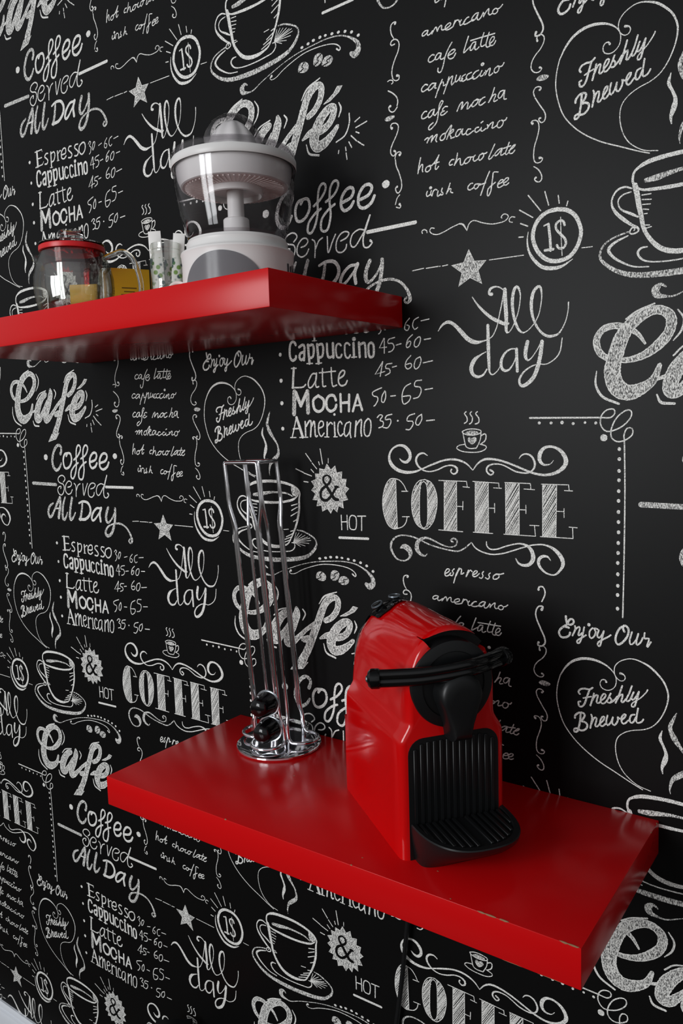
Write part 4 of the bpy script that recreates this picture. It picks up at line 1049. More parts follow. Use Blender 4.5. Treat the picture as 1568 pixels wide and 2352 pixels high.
# ------------------------------------------------------------------ the two red shelves
SD, ST, SW = 0.2443, 0.0367, 0.5956
def shelf(label, xl, xr, zt):
    b = NB(); box(b, xl, xr, -SD, -0.0005, zt - ST, zt, 0.0009, 2)
    o = obj('wall_shelf', b, M['red'])
    return tag(o, label, 'shelf', 'red floating shelves')
LZ, UZ = -0.6133 + Z0, -0.0391 + Z0
low = shelf('lower red floating shelf carrying the coffee machine and the capsule stand', -0.4858, 0.1098, LZ)
upp = shelf('upper red floating shelf carrying the citrus juicer and the glass teapot', -0.1899 - SW, -0.1899, UZ)
def chip(x, y, z, sx, sy, sz):
    cb = NB()
    r = bmesh.ops.create_icosphere(cb, subdivisions=2, radius=1)
    for v in r['verts']:
        v.co = Vector((x + v.co.x * sx * random.uniform(.75, 1.25), y + v.co.y * sy * random.uniform(.75, 1.25), z + v.co.z * sz))
    tag(obj('paint_chip', cb, M['red_chip'], low, smooth=False), 'pale chip worn through the red paint')
for x, y in ((-0.2865, -0.1207), (-0.1135, -0.2276), (-0.04, -0.2086), (-0.0094, -0.2410)):
    chip(x, y, LZ, 0.0009, 0.0007, 0.0003)
for x, l in ((-0.283, 0.0016), (-0.1155, 0.0012), (0.022, 0.004), (0.031, 0.006), (0.043, 0.005), (0.0955, 0.004), (0.103, 0.0055)):
    chip(x, -SD + 0.0006, LZ - 0.0004, l, 0.0008, 0.0009)
for y, l in ((-0.03, 0.0016), (-0.008, 0.002)):
    chip(0.1092, y, LZ - 0.0005, 0.0006, l, 0.0007)
for x, l in ((0.05, 0.012), (0.085, 0.014)):
    chip(x, -SD + 0.0006, LZ - ST + 0.0004, l, 0.0006, 0.0005)

# ------------------------------------------------------------------ espresso machine: local x = width, y = front, z = up
MA = math.radians(-36.3)
EM = thing('coffee_machine', 'glossy red capsule coffee machine with black front, on the lower shelf', 'coffee machine', (-0.0765, -0.2132, LZ))
EM.rotation_euler = (0, 0, 0)
ef = Vector((math.cos(MA), math.sin(MA), 0)); ew = Vector((-ef.y, ef.x, 0))
# right-handed frame: x = ef (to the front), y = ew (to the right of the picture), z = up
EM.matrix_world = Matrix.Translation(EM.location) @ Matrix((ef, ew, Vector((0, 0, 1)))).transposed().to_4x4()
WC = 0.057
def body_sec(s, zt, hl=0.057, hu=0.047, sc=1.0, n=13):
    """outline of the housing at depth s: (s, w, z) from the left foot over the top to the right foot"""
    zk = min(0.163, zt - 0.055)
    zs0, zs1 = (0.116, 0.138) if zt > 0.2 else (max(0.03, zk - 0.05), max(0.04, zk - 0.025))
    half = [(hl, 0.0), (hl, 0.03), (hl, 0.06), (hl, 0.09), (hl, zs0)]
    for q in range(1, 6):
        t = q / 5; e = t * t * (3 - 2 * t)
        half.append((hl + (hu - hl) * e, zs0 + (zs1 - zs0) * t))
    if zk > zs1: half.append((hu, zk))
    else: half.append((hu, zs1 + 0.001))
    zb = half[-1][1]
    for q in range(1, n + 1):
        t = q / n * PI / 2
        half.append((hu * max(0, math.cos(t)) ** (2 / 2.05), zb + (zt - zb) * math.sin(t) ** (2 / 2.05)))
    L = [(s, WC - a * sc, 0.11 + (z - 0.11) * sc if sc != 1 else z) for a, z in half]
    Rr = [(s, WC + a * sc, 0.11 + (z - 0.11) * sc if sc != 1 else z) for a, z in half[:-1]][::-1]
    return L + Rr
def ztop(s):
    K = [(-0.168, 0.165), (-0.165, 0.182), (-0.159, 0.203), (-0.151, 0.217), (-0.141, 0.225), (-0.125, 0.2285), (-0.1, 0.2290), (-0.06, 0.2285), (-0.03, 0.2288), (0, 0.2285)]
    for (a, za), (b, zb) in zip(K, K[1:]):
        if s <= b: return za + (zb - za) * (s - a) / (b - a)
    return K[-1][1]
SS = [-0.168, -0.1665, -0.1645, -0.162, -0.159, -0.155, -0.15, -0.14, -0.13, -0.12, -0.11, -0.1, -0.09, -0.08, -0.07, -0.06, -0.05, -0.04, -0.03, -0.02, -0.01]
hb = NB()
secs = [body_sec(-0.172, ztop(-0.168) - 0.006, 0.048, 0.040)] + [body_sec(s, ztop(s)) for s in SS]
secs += [body_sec(-0.0058, ztop(0), 0.0563, 0.0465), body_sec(-0.0030, ztop(0) - 0.0008, 0.0550, 0.0454), body_sec(-0.0010, ztop(0) - 0.0025, 0.0528, 0.0436), body_sec(0.0, ztop(0) - 0.0048, 0.0500, 0.0412)]
loft(hb, secs)
housing = obj('housing', hb, M['machine_red'], EM)
ct = NB()
NOT = [(0.0565 + 0.0527 * math.cos(math.radians(a)), 0.1715 + 0.0527 * math.sin(math.radians(a))) for a in range(38, 124, 4)]
NOT += [(0.0330, 0.2100), (0.0565, 0.190), (0.0930, 0.199)]
loft(ct, [[(-0.02, a, c) for a, c in NOT], [(0.03, a, c) for a, c in NOT]])
cutter = obj('cutter', ct, M['black'], EM, smooth=False)
bo = housing.modifiers.new('notch', 'BOOLEAN'); bo.operation = 'DIFFERENCE'; bo.object = cutter; bo.solver = 'EXACT'
bpy.context.view_layer.update()
dg = bpy.context.evaluated_depsgraph_get()
nm = bpy.data.meshes.new_from_object(housing.evaluated_get(dg))
housing.modifiers.clear(); housing.data = nm
nm.materials.clear(); nm.materials.append(M['machine_red'])
for p in nm.polygons: p.material_index = 0
nm.shade_smooth(); nm.set_sharp_from_angle(angle=math.radians(35))
bpy.data.objects.remove(cutter, do_unlink=True)
# to turn a lathe's axis to the front (+x)
TOX = Matrix.Rotation(PI / 2, 4, 'Y')
def front(w_, z_, s_=0.0): return Matrix.Translation((s_, w_, z_)) @ TOX
b = NB()
lathe(b, [(0, -0.034), (0.0425, -0.034), (0.0436, -0.031), (0.0440, -0.012), (0.0438, -0.001), (0.0428, 0.0016), (0.039, 0.0030), (0.033, 0.0040), (0.0322, 0.0028), (0.026, 0.0034), (0.0, 0.0036)], 80, front(0.0565, 0.1715))
arc = [(0.0565 + 0.0524 * math.cos(math.radians(a)), 0.1715 + 0.0524 * math.sin(math.radians(a))) for a in range(40, 122, 4)] + [(0.0345, 0.2085), (0.0565, 0.1905), (0.0915, 0.1990)]
loft(b, [[(-0.0200, a, c) for a, c in arc], [(-0.0150, a, c) for a, c in arc]])
obj('brew_head_cover', b, M['black'], EM)
b = NB()
tear = []
for q in range(0, 25):
    a = math.radians(-32 + q * 244 / 24)
    tear.append((0.0225 * math.cos(a), 0.0225 * math.sin(a)))
tear += [(-0.0165, -0.0195), (-0.0125, -0.031), (-0.0105, -0.040), (-0.0098, -0.046), (0.0098, -0.046), (0.0105, -0.040), (0.0125, -0.031), (0.0165, -0.0195)]
def ts(s, k): return [(s, 0.0570 + a * k, 0.1660 + (c + 0.01) * k - 0.01) for a, c in tear]
loft(b, [ts(-0.002, 1.0), ts(0.012, 1.0), ts(0.017, 0.985), ts(0.0205, 0.95), ts(0.023, 0.88), ts(0.0245, 0.76), ts(0.025, 0.5)])
obj('coffee_spout', b, M['black'], EM)
# lever
b = NB()
LV = crom([(-0.012, -0.0190, 0.1825), (-0.003, -0.003, 0.1838), (0.009, 0.018, 0.1862), (0.0165, 0.041, 0.1890), (0.0168, 0.064, 0.1905), (0.010, 0.085, 0.1905), (-0.001, 0.104, 0.1895), (-0.0085, 0.1165, 0.1885)], 8)
tube(b, [(p.x, p.y, p.z + 0.0036) for p in LV], 0.0052, 12)
tube(b, [(p.x, p.y, p.z - 0.0036) for p in LV], 0.0052, 12)
lever = obj('lever', b, M['black_gloss'], EM)
for end, d in ((LV[0], LV[0] - LV[2]), (LV[-1], LV[-1] - LV[-3])):
    q = d.normalized().to_track_quat('Z', 'Y').to_matrix().to_4x4()
    b = NB(); lathe(b, [(0, -0.006), (0.0085, -0.006), (0.0098, -0.004), (0.0098, 0.003), (0.0075, 0.0058), (0.004, 0.0068), (0, 0.007)], 24, Matrix.Translation(end) @ q)
    kn = obj('lever_knob', b, M['black_gloss'], lever)
d0 = (LV[0] - LV[2]).normalized()
b = NB(); lathe(b, [(0.0034, 0.0060), (0.0034, 0.0078), (0.002, 0.0086), (0, 0.0088)], 16, Matrix.Translation(LV[0]) @ d0.to_track_quat('Z', 'Y').to_matrix().to_4x4())
tag(obj('lever_cap', b, M['silver'], lever), 'small silver cap')
# ribbed front panel
b = NB()
gl, gr, gt = 0.0085, 0.1055, 0.1215
pan = [(gl, 0.0), (gl, gt - 0.016)] + [(gl + 0.016 - 0.016 * math.cos(a * PI / 12), gt - 0.016 + 0.016 * math.sin(a * PI / 12)) for a in range(1, 7)]
pan += [(gr - 0.016 + 0.016 * math.sin(a * PI / 12), gt - 0.016 + 0.016 * math.cos(a * PI / 12)) for a in range(0, 6)] + [(gr, gt - 0.016), (gr, 0.0)]
loft(b, [[(-0.001, a, c) for a, c in pan], [(0.0008, a, c) for a, c in pan]])
for q in range(13):
    x = gl + 0.007 + q * (gr - gl - 0.014) / 12
    ht = gt - 0.004 - (0.006 if q in (0, 12) else 0.0015 if q in (1, 11) else 0)
    box(b, 0.0006, 0.0024, x - 0.0019, x + 0.0019, 0.03, ht, 0.0006, 1)
obj('ribbed_panel', b, M['black'], EM)
# drip tray
b = NB()
def tray_out(dep, w0, w1, z, ex=2.4, n=28, s0=-0.002):
    c, h = (w0 + w1) / 2, (w1 - w0) / 2
    o = []
    for q in range(n + 1):
        a = PI * q / n
        ca, sa = math.cos(a), math.sin(a)
        o.append((s0 + (dep - s0) * abs(sa) ** (2 / ex), c - h * math.copysign(abs(ca) ** (2 / ex), ca), z))
    return o
loft(b, [tray_out(0.021, 0.0135, 0.1085, 0.0, 5), tray_out(0.031, 0.0125, 0.1090, 0.008, 4), tray_out(0.051, 0.0105, 0.1110, 0.020, 3), tray_out(0.065, 0.0095, 0.1120, 0.030, 2.6), tray_out(0.068, 0.0095, 0.1120, 0.036, 2.6), tray_out(0.0675, 0.0105, 0.1110, 0.0372, 2.6), tray_out(0.062, 0.0145, 0.1070, 0.0372, 2.5), tray_out(0.061, 0.0155, 0.1060, 0.0345, 2.5)])
tray = obj('drip_tray', b, M['black'], EM)
b = NB()
for q in range(13):
    x = 0.0605 + (q - 6) * 0.0070
    if q == 6: continue
    lim = 0.058 * max(0, 1 - (abs(q - 6) * 0.0068 / 0.0445) ** 2.5) ** 0.4
    if lim > 0.01: box(b, 0.003, lim, x - 0.0017, x + 0.0017, 0.0335, 0.0368, 0.0005, 1)
obj('drip_grid', b, M['black'], tray)
# control panel on top with two round buttons
def surf(s, deg, off=0.0):
    zt = ztop(s); zb = 0.163; t = math.radians(deg)
    c = math.cos(t); si = math.sin(t)
    return Vector((s, WC - (0.047 + off) * math.copysign(abs(c) ** (2 / 2.05), c), zb + (zt - zb + off) * si ** (2 / 2.05)))
b = NB()
N1, N2 = 8, 12
for off in (0.0022,):
    g = [[bm_v for bm_v in [b.verts.new(surf(-0.158 + (0.052 - 0.012 * abs(v / N2 - 0.3) * 2) * u / N1, 48 + 50 * v / N2, off)) for v in range(N2 + 1)]] for u in range(N1 + 1)]
    for u in range(N1):
        for v in range(N2): b.faces.new((g[u][v], g[u][v + 1], g[u + 1][v + 1], g[u + 1][v]))
r = bmesh.ops.solidify(b, geom=b.faces[:], thickness=0.006)
pn = obj('control_panel', b, M['black_gloss'], EM)
for deg in (62, 86):
    p = surf(-0.137, deg, 0.0026)
    nrm = (surf(-0.137, deg, 0.02) - surf(-0.137, deg, 0.0)).normalized()
    mx_ = Matrix.Translation(p) @ nrm.to_track_quat('Z', 'Y').to_matrix().to_4x4()
    b = NB(); lathe(b, [(0, 0.001), (0.0066, 0.001), (0.0066, 0.0026), (0.0056, 0.0034), (0, 0.0030)], 28, mx_)
    bt = obj('button', b, M['black_gloss'], pn)
    b = NB(); lathe(b, [(0.0054, 0.0030), (0.0066, 0.0022), (0.0072, 0.0024), (0.0068, 0.0040), (0.0057, 0.0040)], 28, mx_, close=True)
    tag(obj('button_rim', b, M['dim_metal'], bt), 'silver button rim')
tx = bpy.data.curves.new('lettering', 'FONT')
tx.body = 'KRUPS'; tx.size = 0.0062; tx.align_x = 'CENTER'; tx.extrude = 0.0002; tx.space_character = 1.25
to = bpy.data.objects.new('lettering', tx); COL.objects.link(to)
bpy.context.view_layer.update()
tm = bpy.data.meshes.new_from_object(to.evaluated_get(bpy.context.evaluated_depsgraph_get()))
bpy.data.objects.remove(to, do_unlink=True)
for v in tm.vertices:       # wrap the word round the top of the panel
    dg_ = 76 + math.degrees(v.co.x / 0.05)
    p = surf(-0.1115 - v.co.y, dg_, 0.0026 + v.co.z)
    v.co = p
tm.materials.clear(); tm.materials.append(M['silver'])
lt = bpy.data.objects.new('lettering', tm); COL.objects.link(lt); lt.parent = pn
tag(lt, 'silver lettering')
# water tank behind
b = NB()
def tk(s, k, z): return [(s, WC + math.copysign(abs(math.cos(a)) ** 0.6, math.cos(a)) * 0.040 * k, 0.004 + (z - 0.004) * (0.5 + 0.5 * math.copysign(abs(math.sin(a)) ** 0.5, math.sin(a)))) for a in [2 * PI * q / 40 for q in range(40)]]
loft(b, [tk(-0.160, 1, 0.197), tk(-0.180, 1, 0.197), tk(-0.186, 0.96, 0.194), tk(-0.190, 0.86, 0.188)])
tag(obj('water_tank', b, M['smoke'], EM), 'dark water tank at the back')

# power cord, from behind the shelf down the wall
b = NB()
tube(b, crom([(-0.188, -0.006, LZ - ST - 0.0003), (-0.190, -0.008, LZ - 0.15), (-0.2, -0.009, LZ - 0.24), (-0.214, -0.008, LZ - 0.34), (-0.238, -0.010, LZ - 0.5), (-0.26, -0.012, 0.12)], 8), 0.0032, 10)
tag(obj('power_cord', b, M['black']), 'black power cord hanging down the wall below the lower shelf', 'cord')

# ------------------------------------------------------------------ chrome capsule tower
RB = Vector((-0.3648, -0.0552, LZ))
RK = thing('capsule_stand', 'tall chrome wire capsule tower on a round base, on the lower shelf', 'capsule holder', RB)
b = NB(); lathe(b, [(0, 0), (0.0555, 0), (0.057, 0.0015), (0.0567, 0.0035), (0.0545, 0.0048), (0.045, 0.0052), (0, 0.0056)], 80)
obj('base', b, M['chrome'], RK)
LEAN = Vector((-0.0192, -0.0138, 0.367))
k1 = Vector((0.983, 0.184, 0)); k2 = Vector((-0.184, 0.983, 0))
TB = Vector((-0.0020, 0.0064, 0.0))
def tw(a, c, z): return TB + k1 * a + k2 * c + Vector((LEAN.x * z / 0.367, LEAN.y * z / 0.367, z))
HZ = 0.376
for side in range(4):
    ca, sa = round(math.cos(side * PI / 2)), round(math.sin(side * PI / 2))
    def P_(u, v, z):      # u along the side, v outwards
        a, c = u, -v
        return tw(a * ca - c * sa, a * sa + c * ca, z)
    vo = 0.0245 + 0.0008
    path = []
    for sg in (-1, 1):
        leg = [P_(sg * 0.0235, vo, HZ), P_(sg * 0.0235, vo, HZ - 0.03), P_(sg * 0.0235, vo, HZ - 0.05), P_(sg * 0.0178, vo, HZ - 0.078), P_(sg * 0.0178, vo, HZ - 0.1), P_(sg * 0.0178, vo, 0.2), P_(sg * 0.0178, vo, 0.1), P_(sg * 0.0178, vo, 0.052), P_(sg * 0.0215, vo, 0.036), P_(sg * 0.0215, vo, 0.018), P_(sg * 0.0215, vo + 0.002, 0.0135)]
        path.append(leg)
    top = [P_(-0.0235, vo, HZ), P_(-0.0225, vo, HZ + 0.003), P_(-0.019, vo, HZ + 0.0042), P_(0.019, vo, HZ + 0.0042), P_(0.0225, vo, HZ + 0.003), P_(0.0235, vo, HZ)]
    loop = [P_(0.0215, vo + 0.004, 0.0115)] + [P_(0.0215 * math.cos(t * PI / 10) if abs(t - 5) > 0 else 0, vo + 0.008 + 0.021 * math.sin(t * PI / 10), 0.0115) for t in range(0, 11)] + [P_(-0.0215, vo + 0.004, 0.0115)]
    full = path[0][::-1] + top[1:-1] + path[1]
    b = NB()
    tube(b, crom(full, 5), 0.0023, 12)
    tube(b, crom([path[1][-1]] + loop + [path[0][-1]], 4), 0.0023, 12)
    tube(b, [P_(-0.0215, vo, 0.0135), P_(-0.0215, vo - 0.001, 0.004)], 0.0023, 8)
    tube(b, [P_(0.0215, vo, 0.0135), P_(0.0215, vo - 0.001, 0.004)], 0.0023, 8)
    obj('wire_column', b, M['chrome'], RK)

def capsule(zc, label):
    c0 = RB + tw(0.0042, -0.0300, zc)
    t = thing('coffee_capsule', label, 'capsule', c0, 0, 'black capsules in the chrome stand')
    ax = (-k2).to_track_quat('Z', 'Y').to_matrix().to_4x4()
    b = NB(); lathe(b, [(0.0158, 0.0), (0.0156, 0.003), (0.0130, 0.020), (0.0118, 0.0235), (0.0092, 0.0262), (0.005, 0.0275), (0, 0.0280)], 40, ax)
    obj('shell', b, M['black_gloss'], t)
    b = NB(); lathe(b, [(0.0, -0.0012), (0.0166, -0.0012), (0.0174, -0.0009), (0.0177, 0.0), (0.0174, 0.0009), (0.0166, 0.0010), (0, 0.0010)], 40, ax)
    tag(obj('rim', b, M['silver'], t), 'thin silver rim')
capsule(0.0312, 'glossy black coffee capsule at the bottom of the chrome stand')
capsule(0.0658, 'glossy black coffee capsule stacked second from the bottom in the chrome stand')

# ------------------------------------------------------------------ citrus juicer
JU = thing('citrus_juicer', 'white electric citrus juicer with clear plastic jug, on the upper shelf', 'juicer', (-0.3398, -0.1215, UZ))
# angle towards the room in front of the wall / towards the camera
def ang_cam(deg): return math.radians(-47.5 + deg)
b = NB(); lathe(b, [(0, 0), (0.0645, 0), (0.0652, 0.003), (0.0648, 0.040), (0.0655, 0.0475), (0.0662, 0.0495), (0.0655, 0.0515), (0.0605, 0.0535), (0.0588, 0.056), (0.0590, 0.062), (0.0575, 0.0640), (0.057, 0.0655), (0, 0.0655)], 96)
base = obj('motor_base', b, M['white'], JU)
# grey curved window on the base
b = NB()
rows = 10; cols = 40; a0 = ang_cam(-19); aw = math.radians(46)
g = []
for i in range(cols + 1):
    u = -1 + 2 * i / cols
    top = 0.0435 * math.sqrt(max(0.0, 1 - u * u)) + 0.0005
    g.append([b.verts.new(((0.0654 + 0.0005) * math.cos(a0 + u * aw), (0.0654 + 0.0005) * math.sin(a0 + u * aw), 0.0005 + top * j / rows)) for j in range(rows + 1)])
for i in range(cols):
    for j in range(rows): b.faces.new((g[i][j], g[i + 1][j], g[i + 1][j + 1], g[i][j + 1]))
bmesh.ops.solidify(b, geom=b.faces[:], thickness=0.0012)
tag(obj('grey_panel', b, M['grey'], base), 'grey rounded panel')
b = NB()
for q, hh in enumerate((0.011, 0.009, 0.011, 0.008, 0.010)):
    a_ = ang_cam(58 + q * 5.5)
    pts = [((0.0656) * math.cos(a_ + s), (0.0656) * math.sin(a_ + s)) for s in (0, 0.05)]
    vs = [b.verts.new((pts[0][0], pts[0][1], 0.024)), b.verts.new((pts[1][0], pts[1][1], 0.024)), b.verts.new((pts[1][0], pts[1][1], 0.024 + hh)), b.verts.new((pts[0][0], pts[0][1], 0.024 + hh))]
    b.faces.new(vs)
bmesh.ops.solidify(b, geom=b.faces[:], thickness=0.0003)
tag(obj('maker_mark', b, M['mark'], base, smooth=False), 'small dark print on the side')
# clear jug
b = NB()
outp = [(0.0, 0.0664), (0.0555, 0.0664), (0.0572, 0.0685), (0.0585, 0.074), (0.0640, 0.096), (0.0690, 0.124), (0.0706, 0.1450)]
inp = [(0.0692, 0.1450), (0.0674, 0.124), (0.0624, 0.096), (0.0570, 0.0748), (0.0555, 0.0700), (0.0, 0.0690)]
lathe(b, outp + inp, 96)
obj('jug', b, M['plastic'], JU)
b = NB()
hp = crom([(0.068, 0, 0.130), (0.079, 0, 0.134), (0.090, 0, 0.126), (0.093, 0, 0.108), (0.089, 0, 0.090), (0.080, 0, 0.078), (0.060, 0, 0.0745)], 6)
rm = Matrix.Rotation(math.radians(128), 3, 'Z')
tube(b, [rm @ p for p in hp], 0.0045, 10)
obj('jug_handle', b, M['plastic'], JU)
# pulp strainer
b = NB(); lathe(b, [(0.0714, 0.1455), (0.0722, 0.1470), (0.0722, 0.1535), (0.0714, 0.1548), (0.069, 0.1548), (0.0685, 0.147), (0.0668, 0.147), (0.0655, 0.135), (0.0620, 0.1265), (0.0600, 0.1258), (0.0600, 0.1275), (0.064, 0.137), (0.0652, 0.147), (0.0690, 0.1470), (0.0700, 0.1455)], 96)
strn = obj('strainer_bowl', b, M['white'], JU)
b = NB(); lathe(b, [(0.0601, 0.1262), (0.032, 0.1252), (0.032, 0.1268), (0.0601, 0.1278)], 96, close=True)
for q in range(60):
    a_ = 2 * PI * q / 60
    m_ = Matrix.Rotation(a_, 4, 'Z')
    k = len(b.verts)
    r = bmesh.ops.create_cube(b, size=1)
    for v in r['verts']: v.co = m_ @ Vector((0.046 + v.co.x * 0.022, v.co.y * 0.0016, 0.1252 + v.co.z * 0.0014))
obj('sieve', b, M['pink_white'], strn)
b = NB(); lathe(b, [(0.0, 0.1275), (0.0325, 0.1275), (0.0325, 0.1185), (0.0305, 0.1178), (0.0300, 0.124), (0.0, 0.124)], 64)
obj('collar', b, M['white'], strn)
b = NB(); lathe(b, [(0.0, 0.0692), (0.0162, 0.0692), (0.0160, 0.072), (0.0152, 0.073), (0.0150, 0.0910), (0.0140, 0.0922), (0.0100, 0.0925), (0.0096, 0.095), (0.0096, 0.124), (0, 0.124)], 48)
obj('drive_column', b, M['white'], JU)
# reamer cone
b = NB(); NR = 64
prof = [(0.0318, 0.1550), (0.0312, 0.1640), (0.0288, 0.1750), (0.0238, 0.1860), (0.0165, 0.1950), (0.0085, 0.2000), (0.0, 0.2012)]
rings = []
for ri, (r_, z_) in enumerate(prof):
    if r_ == 0: rings.append([b.verts.new((0, 0, z_))] * NR); continue
    k = 0 if ri == 0 else 0.10
    rings.append([b.verts.new((r_ * (1 - k * abs(math.sin(4 * 2 * PI * i / NR / 1.0)) ** 2) * math.cos(2 * PI * i / NR), r_ * (1 - k * abs(math.sin(4 * 2 * PI * i / NR)) ** 2) * math.sin(2 * PI * i / NR), z_)) for i in range(NR)])
for A_, B_ in zip(rings, rings[1:]):
    for i in range(NR):
        q = []
        for v in (A_[i], A_[(i + 1) % NR], B_[(i + 1) % NR], B_[i]):
            if v not in q: q.append(v)
        if len(q) > 2: b.faces.new(q)
lathe(b, [(0.0, 0.1535), (0.0688, 0.1535), (0.0688, 0.1549), (0.0, 0.1549)], 64)
obj('reamer_cone', b, M['white'], JU)
# clear cover
b = NB()
co = [(0.0712, 0.1549), (0.0708, 0.1612), (0.0690, 0.1635), (0.0520, 0.1662), (0.0385, 0.1680), (0.0358, 0.1700), (0.0345, 0.1770), (0.0312, 0.1880), (0.0252, 0.1980), (0.0170, 0.2045), (0.0085, 0.2068), (0, 0.2072)]
ci = [(max(0, r - 0.0011), z - 0.0010) for r, z in co][::-1]
ci[0] = (0, 0.2062); ci[-1] = (0.0700, 0.1549)
lathe(b, co + ci, 96, close=False)
obj('dust_cover', b, M['plastic'], JU)
# a turn of white mains lead beside the base
b = NB()
c_ = Vector((-0.1175, 0.0085, 0))
lead = crom([(c_.x + 0.0135 * math.cos(t), c_.y + 0.0135 * math.sin(t), 0.0135 + 0.0092 * math.sin(t * 0.5 + 0.4)) for t in [q * 0.55 for q in range(12)]], 5)
rt_ = Vector((0.81, 0.58, 0)); fw_ = Vector((-0.58, 0.81, 0))
lc = rt_ * -0.0735 + fw_ * 0.004
lead = crom([lc + rt_ * 0.0088 * math.cos(t) + fw_ * 0.003 * math.sin(t) + Vector((0, 0, 0.0170 + 0.0065 * math.sin(t))) for t in [q * 2 * PI / 12 for q in range(12)]], 5, True)
tube(b, lead, 0.0022, 10, True)
tube(b, crom([lc + rt_ * 0.0 + Vector((0, 0, 0.0105)), lc + rt_ * 0.004 + fw_ * 0.003 + Vector((0, 0, 0.006)), lc + rt_ * 0.012 + fw_ * 0.004 + Vector((0, 0, 0.0025))], 5), 0.0022, 10)
tag(obj('mains_lead', b, M['pink_white'], JU), 'loop of white mains lead')

# ------------------------------------------------------------------ glass teapot
TP = thing('glass_teapot', 'round clear glass teapot with a red lid ring, on the left of the upper shelf', 'teapot', (-0.6285, -0.1375, UZ))
b = NB()
po = [(0.0, 0.0), (0.030, 0.0), (0.038, 0.002), (0.0455, 0.011), (0.0505, 0.026), (0.0530, 0.044), (0.0525, 0.060), (0.0490, 0.076), (0.0440, 0.088), (0.0410, 0.0945)]
pi_ = [(0.0394, 0.0945), (0.0424, 0.0875), (0.0473, 0.0755), (0.0507, 0.0597), (0.0512, 0.044), (0.0487, 0.0268), (0.0438, 0.0125), (0.037, 0.0045), (0.030, 0.0030), (0, 0.0030)]
lathe(b, po + pi_, 80)
obj('pot_body', b, M['glass'], TP)
b = NB(); hr = Vector((0.83, 0.55, 0))
tube(b, crom([hr * 0.0435 + Vector((0, 0, 0.0855)), hr * 0.056 + Vector((0, 0, 0.0905)), hr * 0.070 + Vector((0, 0, 0.0935)), hr * 0.0825 + Vector((0, 0, 0.084)), hr * 0.090 + Vector((0, 0, 0.064)), hr * 0.0925 + Vector((0, 0, 0.044)), hr * 0.088 + Vector((0, 0, 0.026)), hr * 0.070 + Vector((0, 0, 0.018)), hr * 0.0505 + Vector((0, 0, 0.020))], 8), 0.0036, 14)
obj('handle', b, M['glass_solid'], TP)
b = NB(); sp = Vector((-0.86, -0.5, 0))
tube(b, crom([sp * 0.041 + Vector((0, 0, 0.078)), sp * 0.0465 + Vector((0, 0, 0.084)), sp * 0.0515 + Vector((0, 0, 0.0885)), sp * 0.0560 + Vector((0, 0, 0.0905))], 6), 0.008, 16, rads=[0.0085 - 0.0040 * k / 18 for k in range(19)])
obj('spout', b, M['glass'], TP)
b = NB(); lathe(b, [(0.0395, 0.0948), (0.0430, 0.0950), (0.0434, 0.097), (0.0432, 0.1008), (0.0420, 0.1018), (0.0375, 0.1018), (0.0375, 0.0948)], 72, close=True)
ring = obj('lid_ring', b, M['red_trans'], TP)
tag(ring, 'red silicone ring')
b = NB(); lathe(b, [(0.0392, 0.0946), (0.0388, 0.0770), (0.0378, 0.0760), (0.0378, 0.0946)], 72, close=True)
tag(obj('lid_collar', b, M['red_inner'], ring), 'see-through red collar inside the pot')
b = NB(); lathe(b, [(0, 0.1022), (0.0425, 0.1022), (0.0436, 0.1034), (0.0432, 0.1050), (0.034, 0.1062), (0.0170, 0.1072), (0.0150, 0.1100), (0.0160, 0.1155), (0.0172, 0.1200), (0.0165, 0.1225), (0.012, 0.1236), (0, 0.1236)], 64)
obj('lid', b, M['glass_solid'], TP)
b = NB(); lathe(b, [(0.0372, 0.0755), (0.0372, 0.050), (0.033, 0.028), (0.022, 0.020), (0, 0.0195), (0, 0.0207), (0.0215, 0.0213), (0.032, 0.029), (0.0360, 0.0505), (0.0360, 0.0755)], 64, close=False)
obj('infuser', b, M['glass'], TP)

# ------------------------------------------------------------------ yellow tea box, jar with sachets
def tea_box(label, loc, rot, hx, hy, hz, m, prints=True, sticker=None):
    t = thing('tea_box', label, 'box', loc, math.radians(rot), 'tea boxes behind the teapot')
    b = NB(); box(b, -hx, hx, -hy, hy, 0.0, hz, 0.0006, 1)
    obj('carton', b, m, t)
    if prints:
        for (x0, x1, z, hh) in ((-0.35, 0.35, 0.66, 0.0016), (-0.25, 0.25, 0.60, 0.0014), (-0.4, 0.4, 0.55, 0.0012), (-0.8, 0.75, 0.30, 0.0008), (-0.8, 0.7, 0.25, 0.0008), (-0.8, 0.72, 0.20, 0.0008)):
            b = NB(); box(b, x0 * hx, x1 * hx, -hy - 0.0003, -hy + 0.0001, z * hz, z * hz + hh)
            tag(obj('printed_line', b, M['brown'], t, smooth=False), 'faint brown print')
    if sticker:
        b = NB(); box(b, -hx * 0.95, hx * 0.95, -hy - 0.0004, -hy + 0.0001, sticker[0], sticker[1])
        tag(obj('paper_sticker', b, M['paper'], t, smooth=False), 'white paper sticker')
tea_box('tall yellow tea box showing between the glass teapot and its handle', (-0.6285, -0.047, UZ), 60, 0.030, 0.018, 0.083, M['yellow'])
tea_box('low yellow tea box seen through the middle of the glass teapot', (-0.7055, -0.060, UZ), 34, 0.021, 0.012, 0.070, M['yellow'], False)
tea_box('narrow dark box with a white sticker seen through the teapot', (-0.6740, -0.030, UZ), 34, 0.0115, 0.012, 0.088, M['dark_card'], False, (0.058, 0.068))

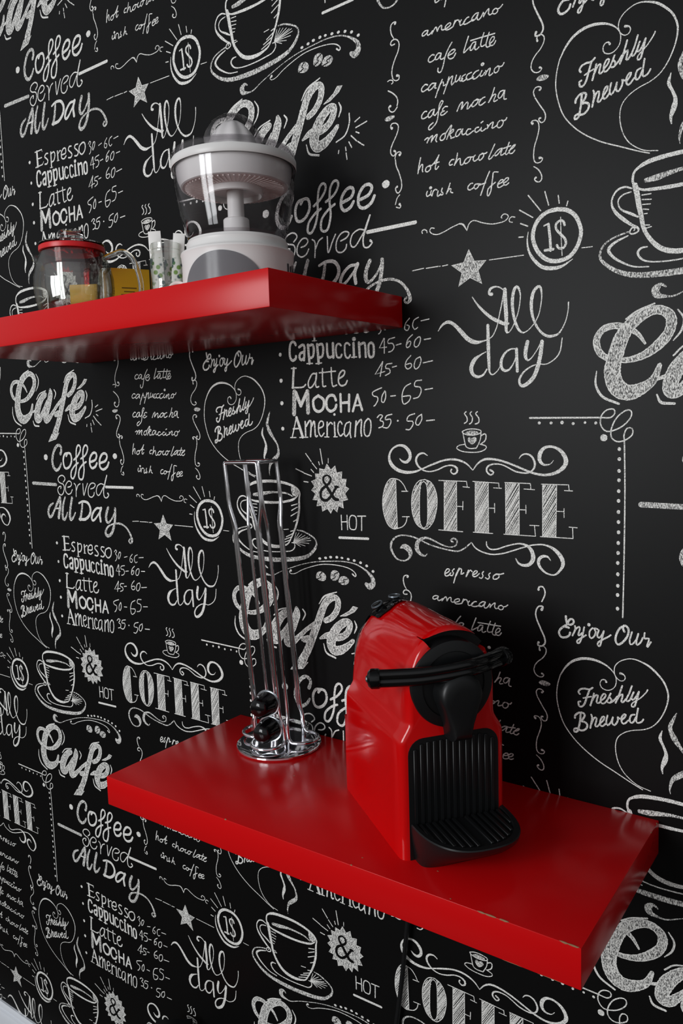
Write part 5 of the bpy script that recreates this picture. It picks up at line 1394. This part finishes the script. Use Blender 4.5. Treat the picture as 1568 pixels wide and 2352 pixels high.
JR = thing('glass_jar', 'small open glass jar of sachets between the teapot and the juicer', 'jar', (-0.5215, -0.066, UZ))
b = NB(); lathe(b, [(0, 0), (0.020, 0), (0.0222, 0.002), (0.0222, 0.078), (0.0205, 0.084), (0.0198, 0.0865), (0.0210, 0.088), (0.0212, 0.091), (0.0200, 0.0925), (0.0212, 0.094), (0.0212, 0.098), (0.0203, 0.1005), (0.0193, 0.1005), (0.0190, 0.0865), (0.0208, 0.077), (0.0208, 0.003), (0, 0.003)], 56)
obj('jar_body', b, M['glass'], JR)
pr = random.Random(3)
SPEC = [(-0.009, -0.006, 0.119, -4, 'green sachets: plain white packet standing tallest at the left of the jar', 0.0085), (0.010, -0.002, 0.1165, 9, 'white sachet leaning right in the jar beside the juicer', 0.0080), (0.002, 0.008, 0.1105, 3, 'shorter white sachet at the back of the glass jar', 0.0085)]
for k, (dr, dfw, top, tilt, lab, hw) in enumerate(SPEC):
    lab = ['tallest white sachet with green print, at the left of the glass jar', 'white sachet with green print leaning right in the glass jar', 'shorter white sachet with green print at the back of the glass jar'][k]
    loc = JR.location + rt_ * dr + fw_ * dfw + Vector((0, 0, 0.0042))
    sx = thing('sachet', lab, 'sachet', loc, 0, 'sachets in the glass jar')
    fx = Matrix((rt_, fw_, Vector((0, 0, 1)))).transposed().to_4x4()
    sx.matrix_world = Matrix.Translation(loc) @ fx @ Matrix.Rotation(math.radians(tilt * 0.55), 4, 'Y')
    b = NB(); H_ = top - 0.006
    secs_ = []
    for z, th in ((0.0, 0.0006), (0.004, 0.0012), (0.012, 0.0028), (H_ * 0.5, 0.0034), (H_ - 0.014, 0.0028), (H_ - 0.006, 0.0010), (H_, 0.0006)):
        secs_.append([(-hw, -th * 0.5, z), (-hw * 0.5, -th, z), (hw * 0.5, -th, z), (hw, -th * 0.5, z), (hw, th * 0.5, z), (hw * 0.5, th, z), (-hw * 0.5, th, z), (-hw, th * 0.5, z)])
    loft(b, secs_)
    obj('packet', b, M['sachet'], sx)

# ------------------------------------------------------------------ small dark piece at the foot of the frame
BX = thing('storage_box', 'small dark box with a red top, only its edge in view at the bottom', 'box', (-0.611, -0.016, 0.0), math.radians(35.6))
b = NB(); box(b, -0.060, 0.0, -0.12, 0.0, 0.0, 0.341, 0.002, 2)
obj('box_body', b, M['black'], BX)
b = NB(); box(b, -0.058, -0.022, -0.118, -0.016, 0.3412, 0.3440, 0.001, 1)
tag(obj('top_panel', b, M['red'], BX), 'red top panel')
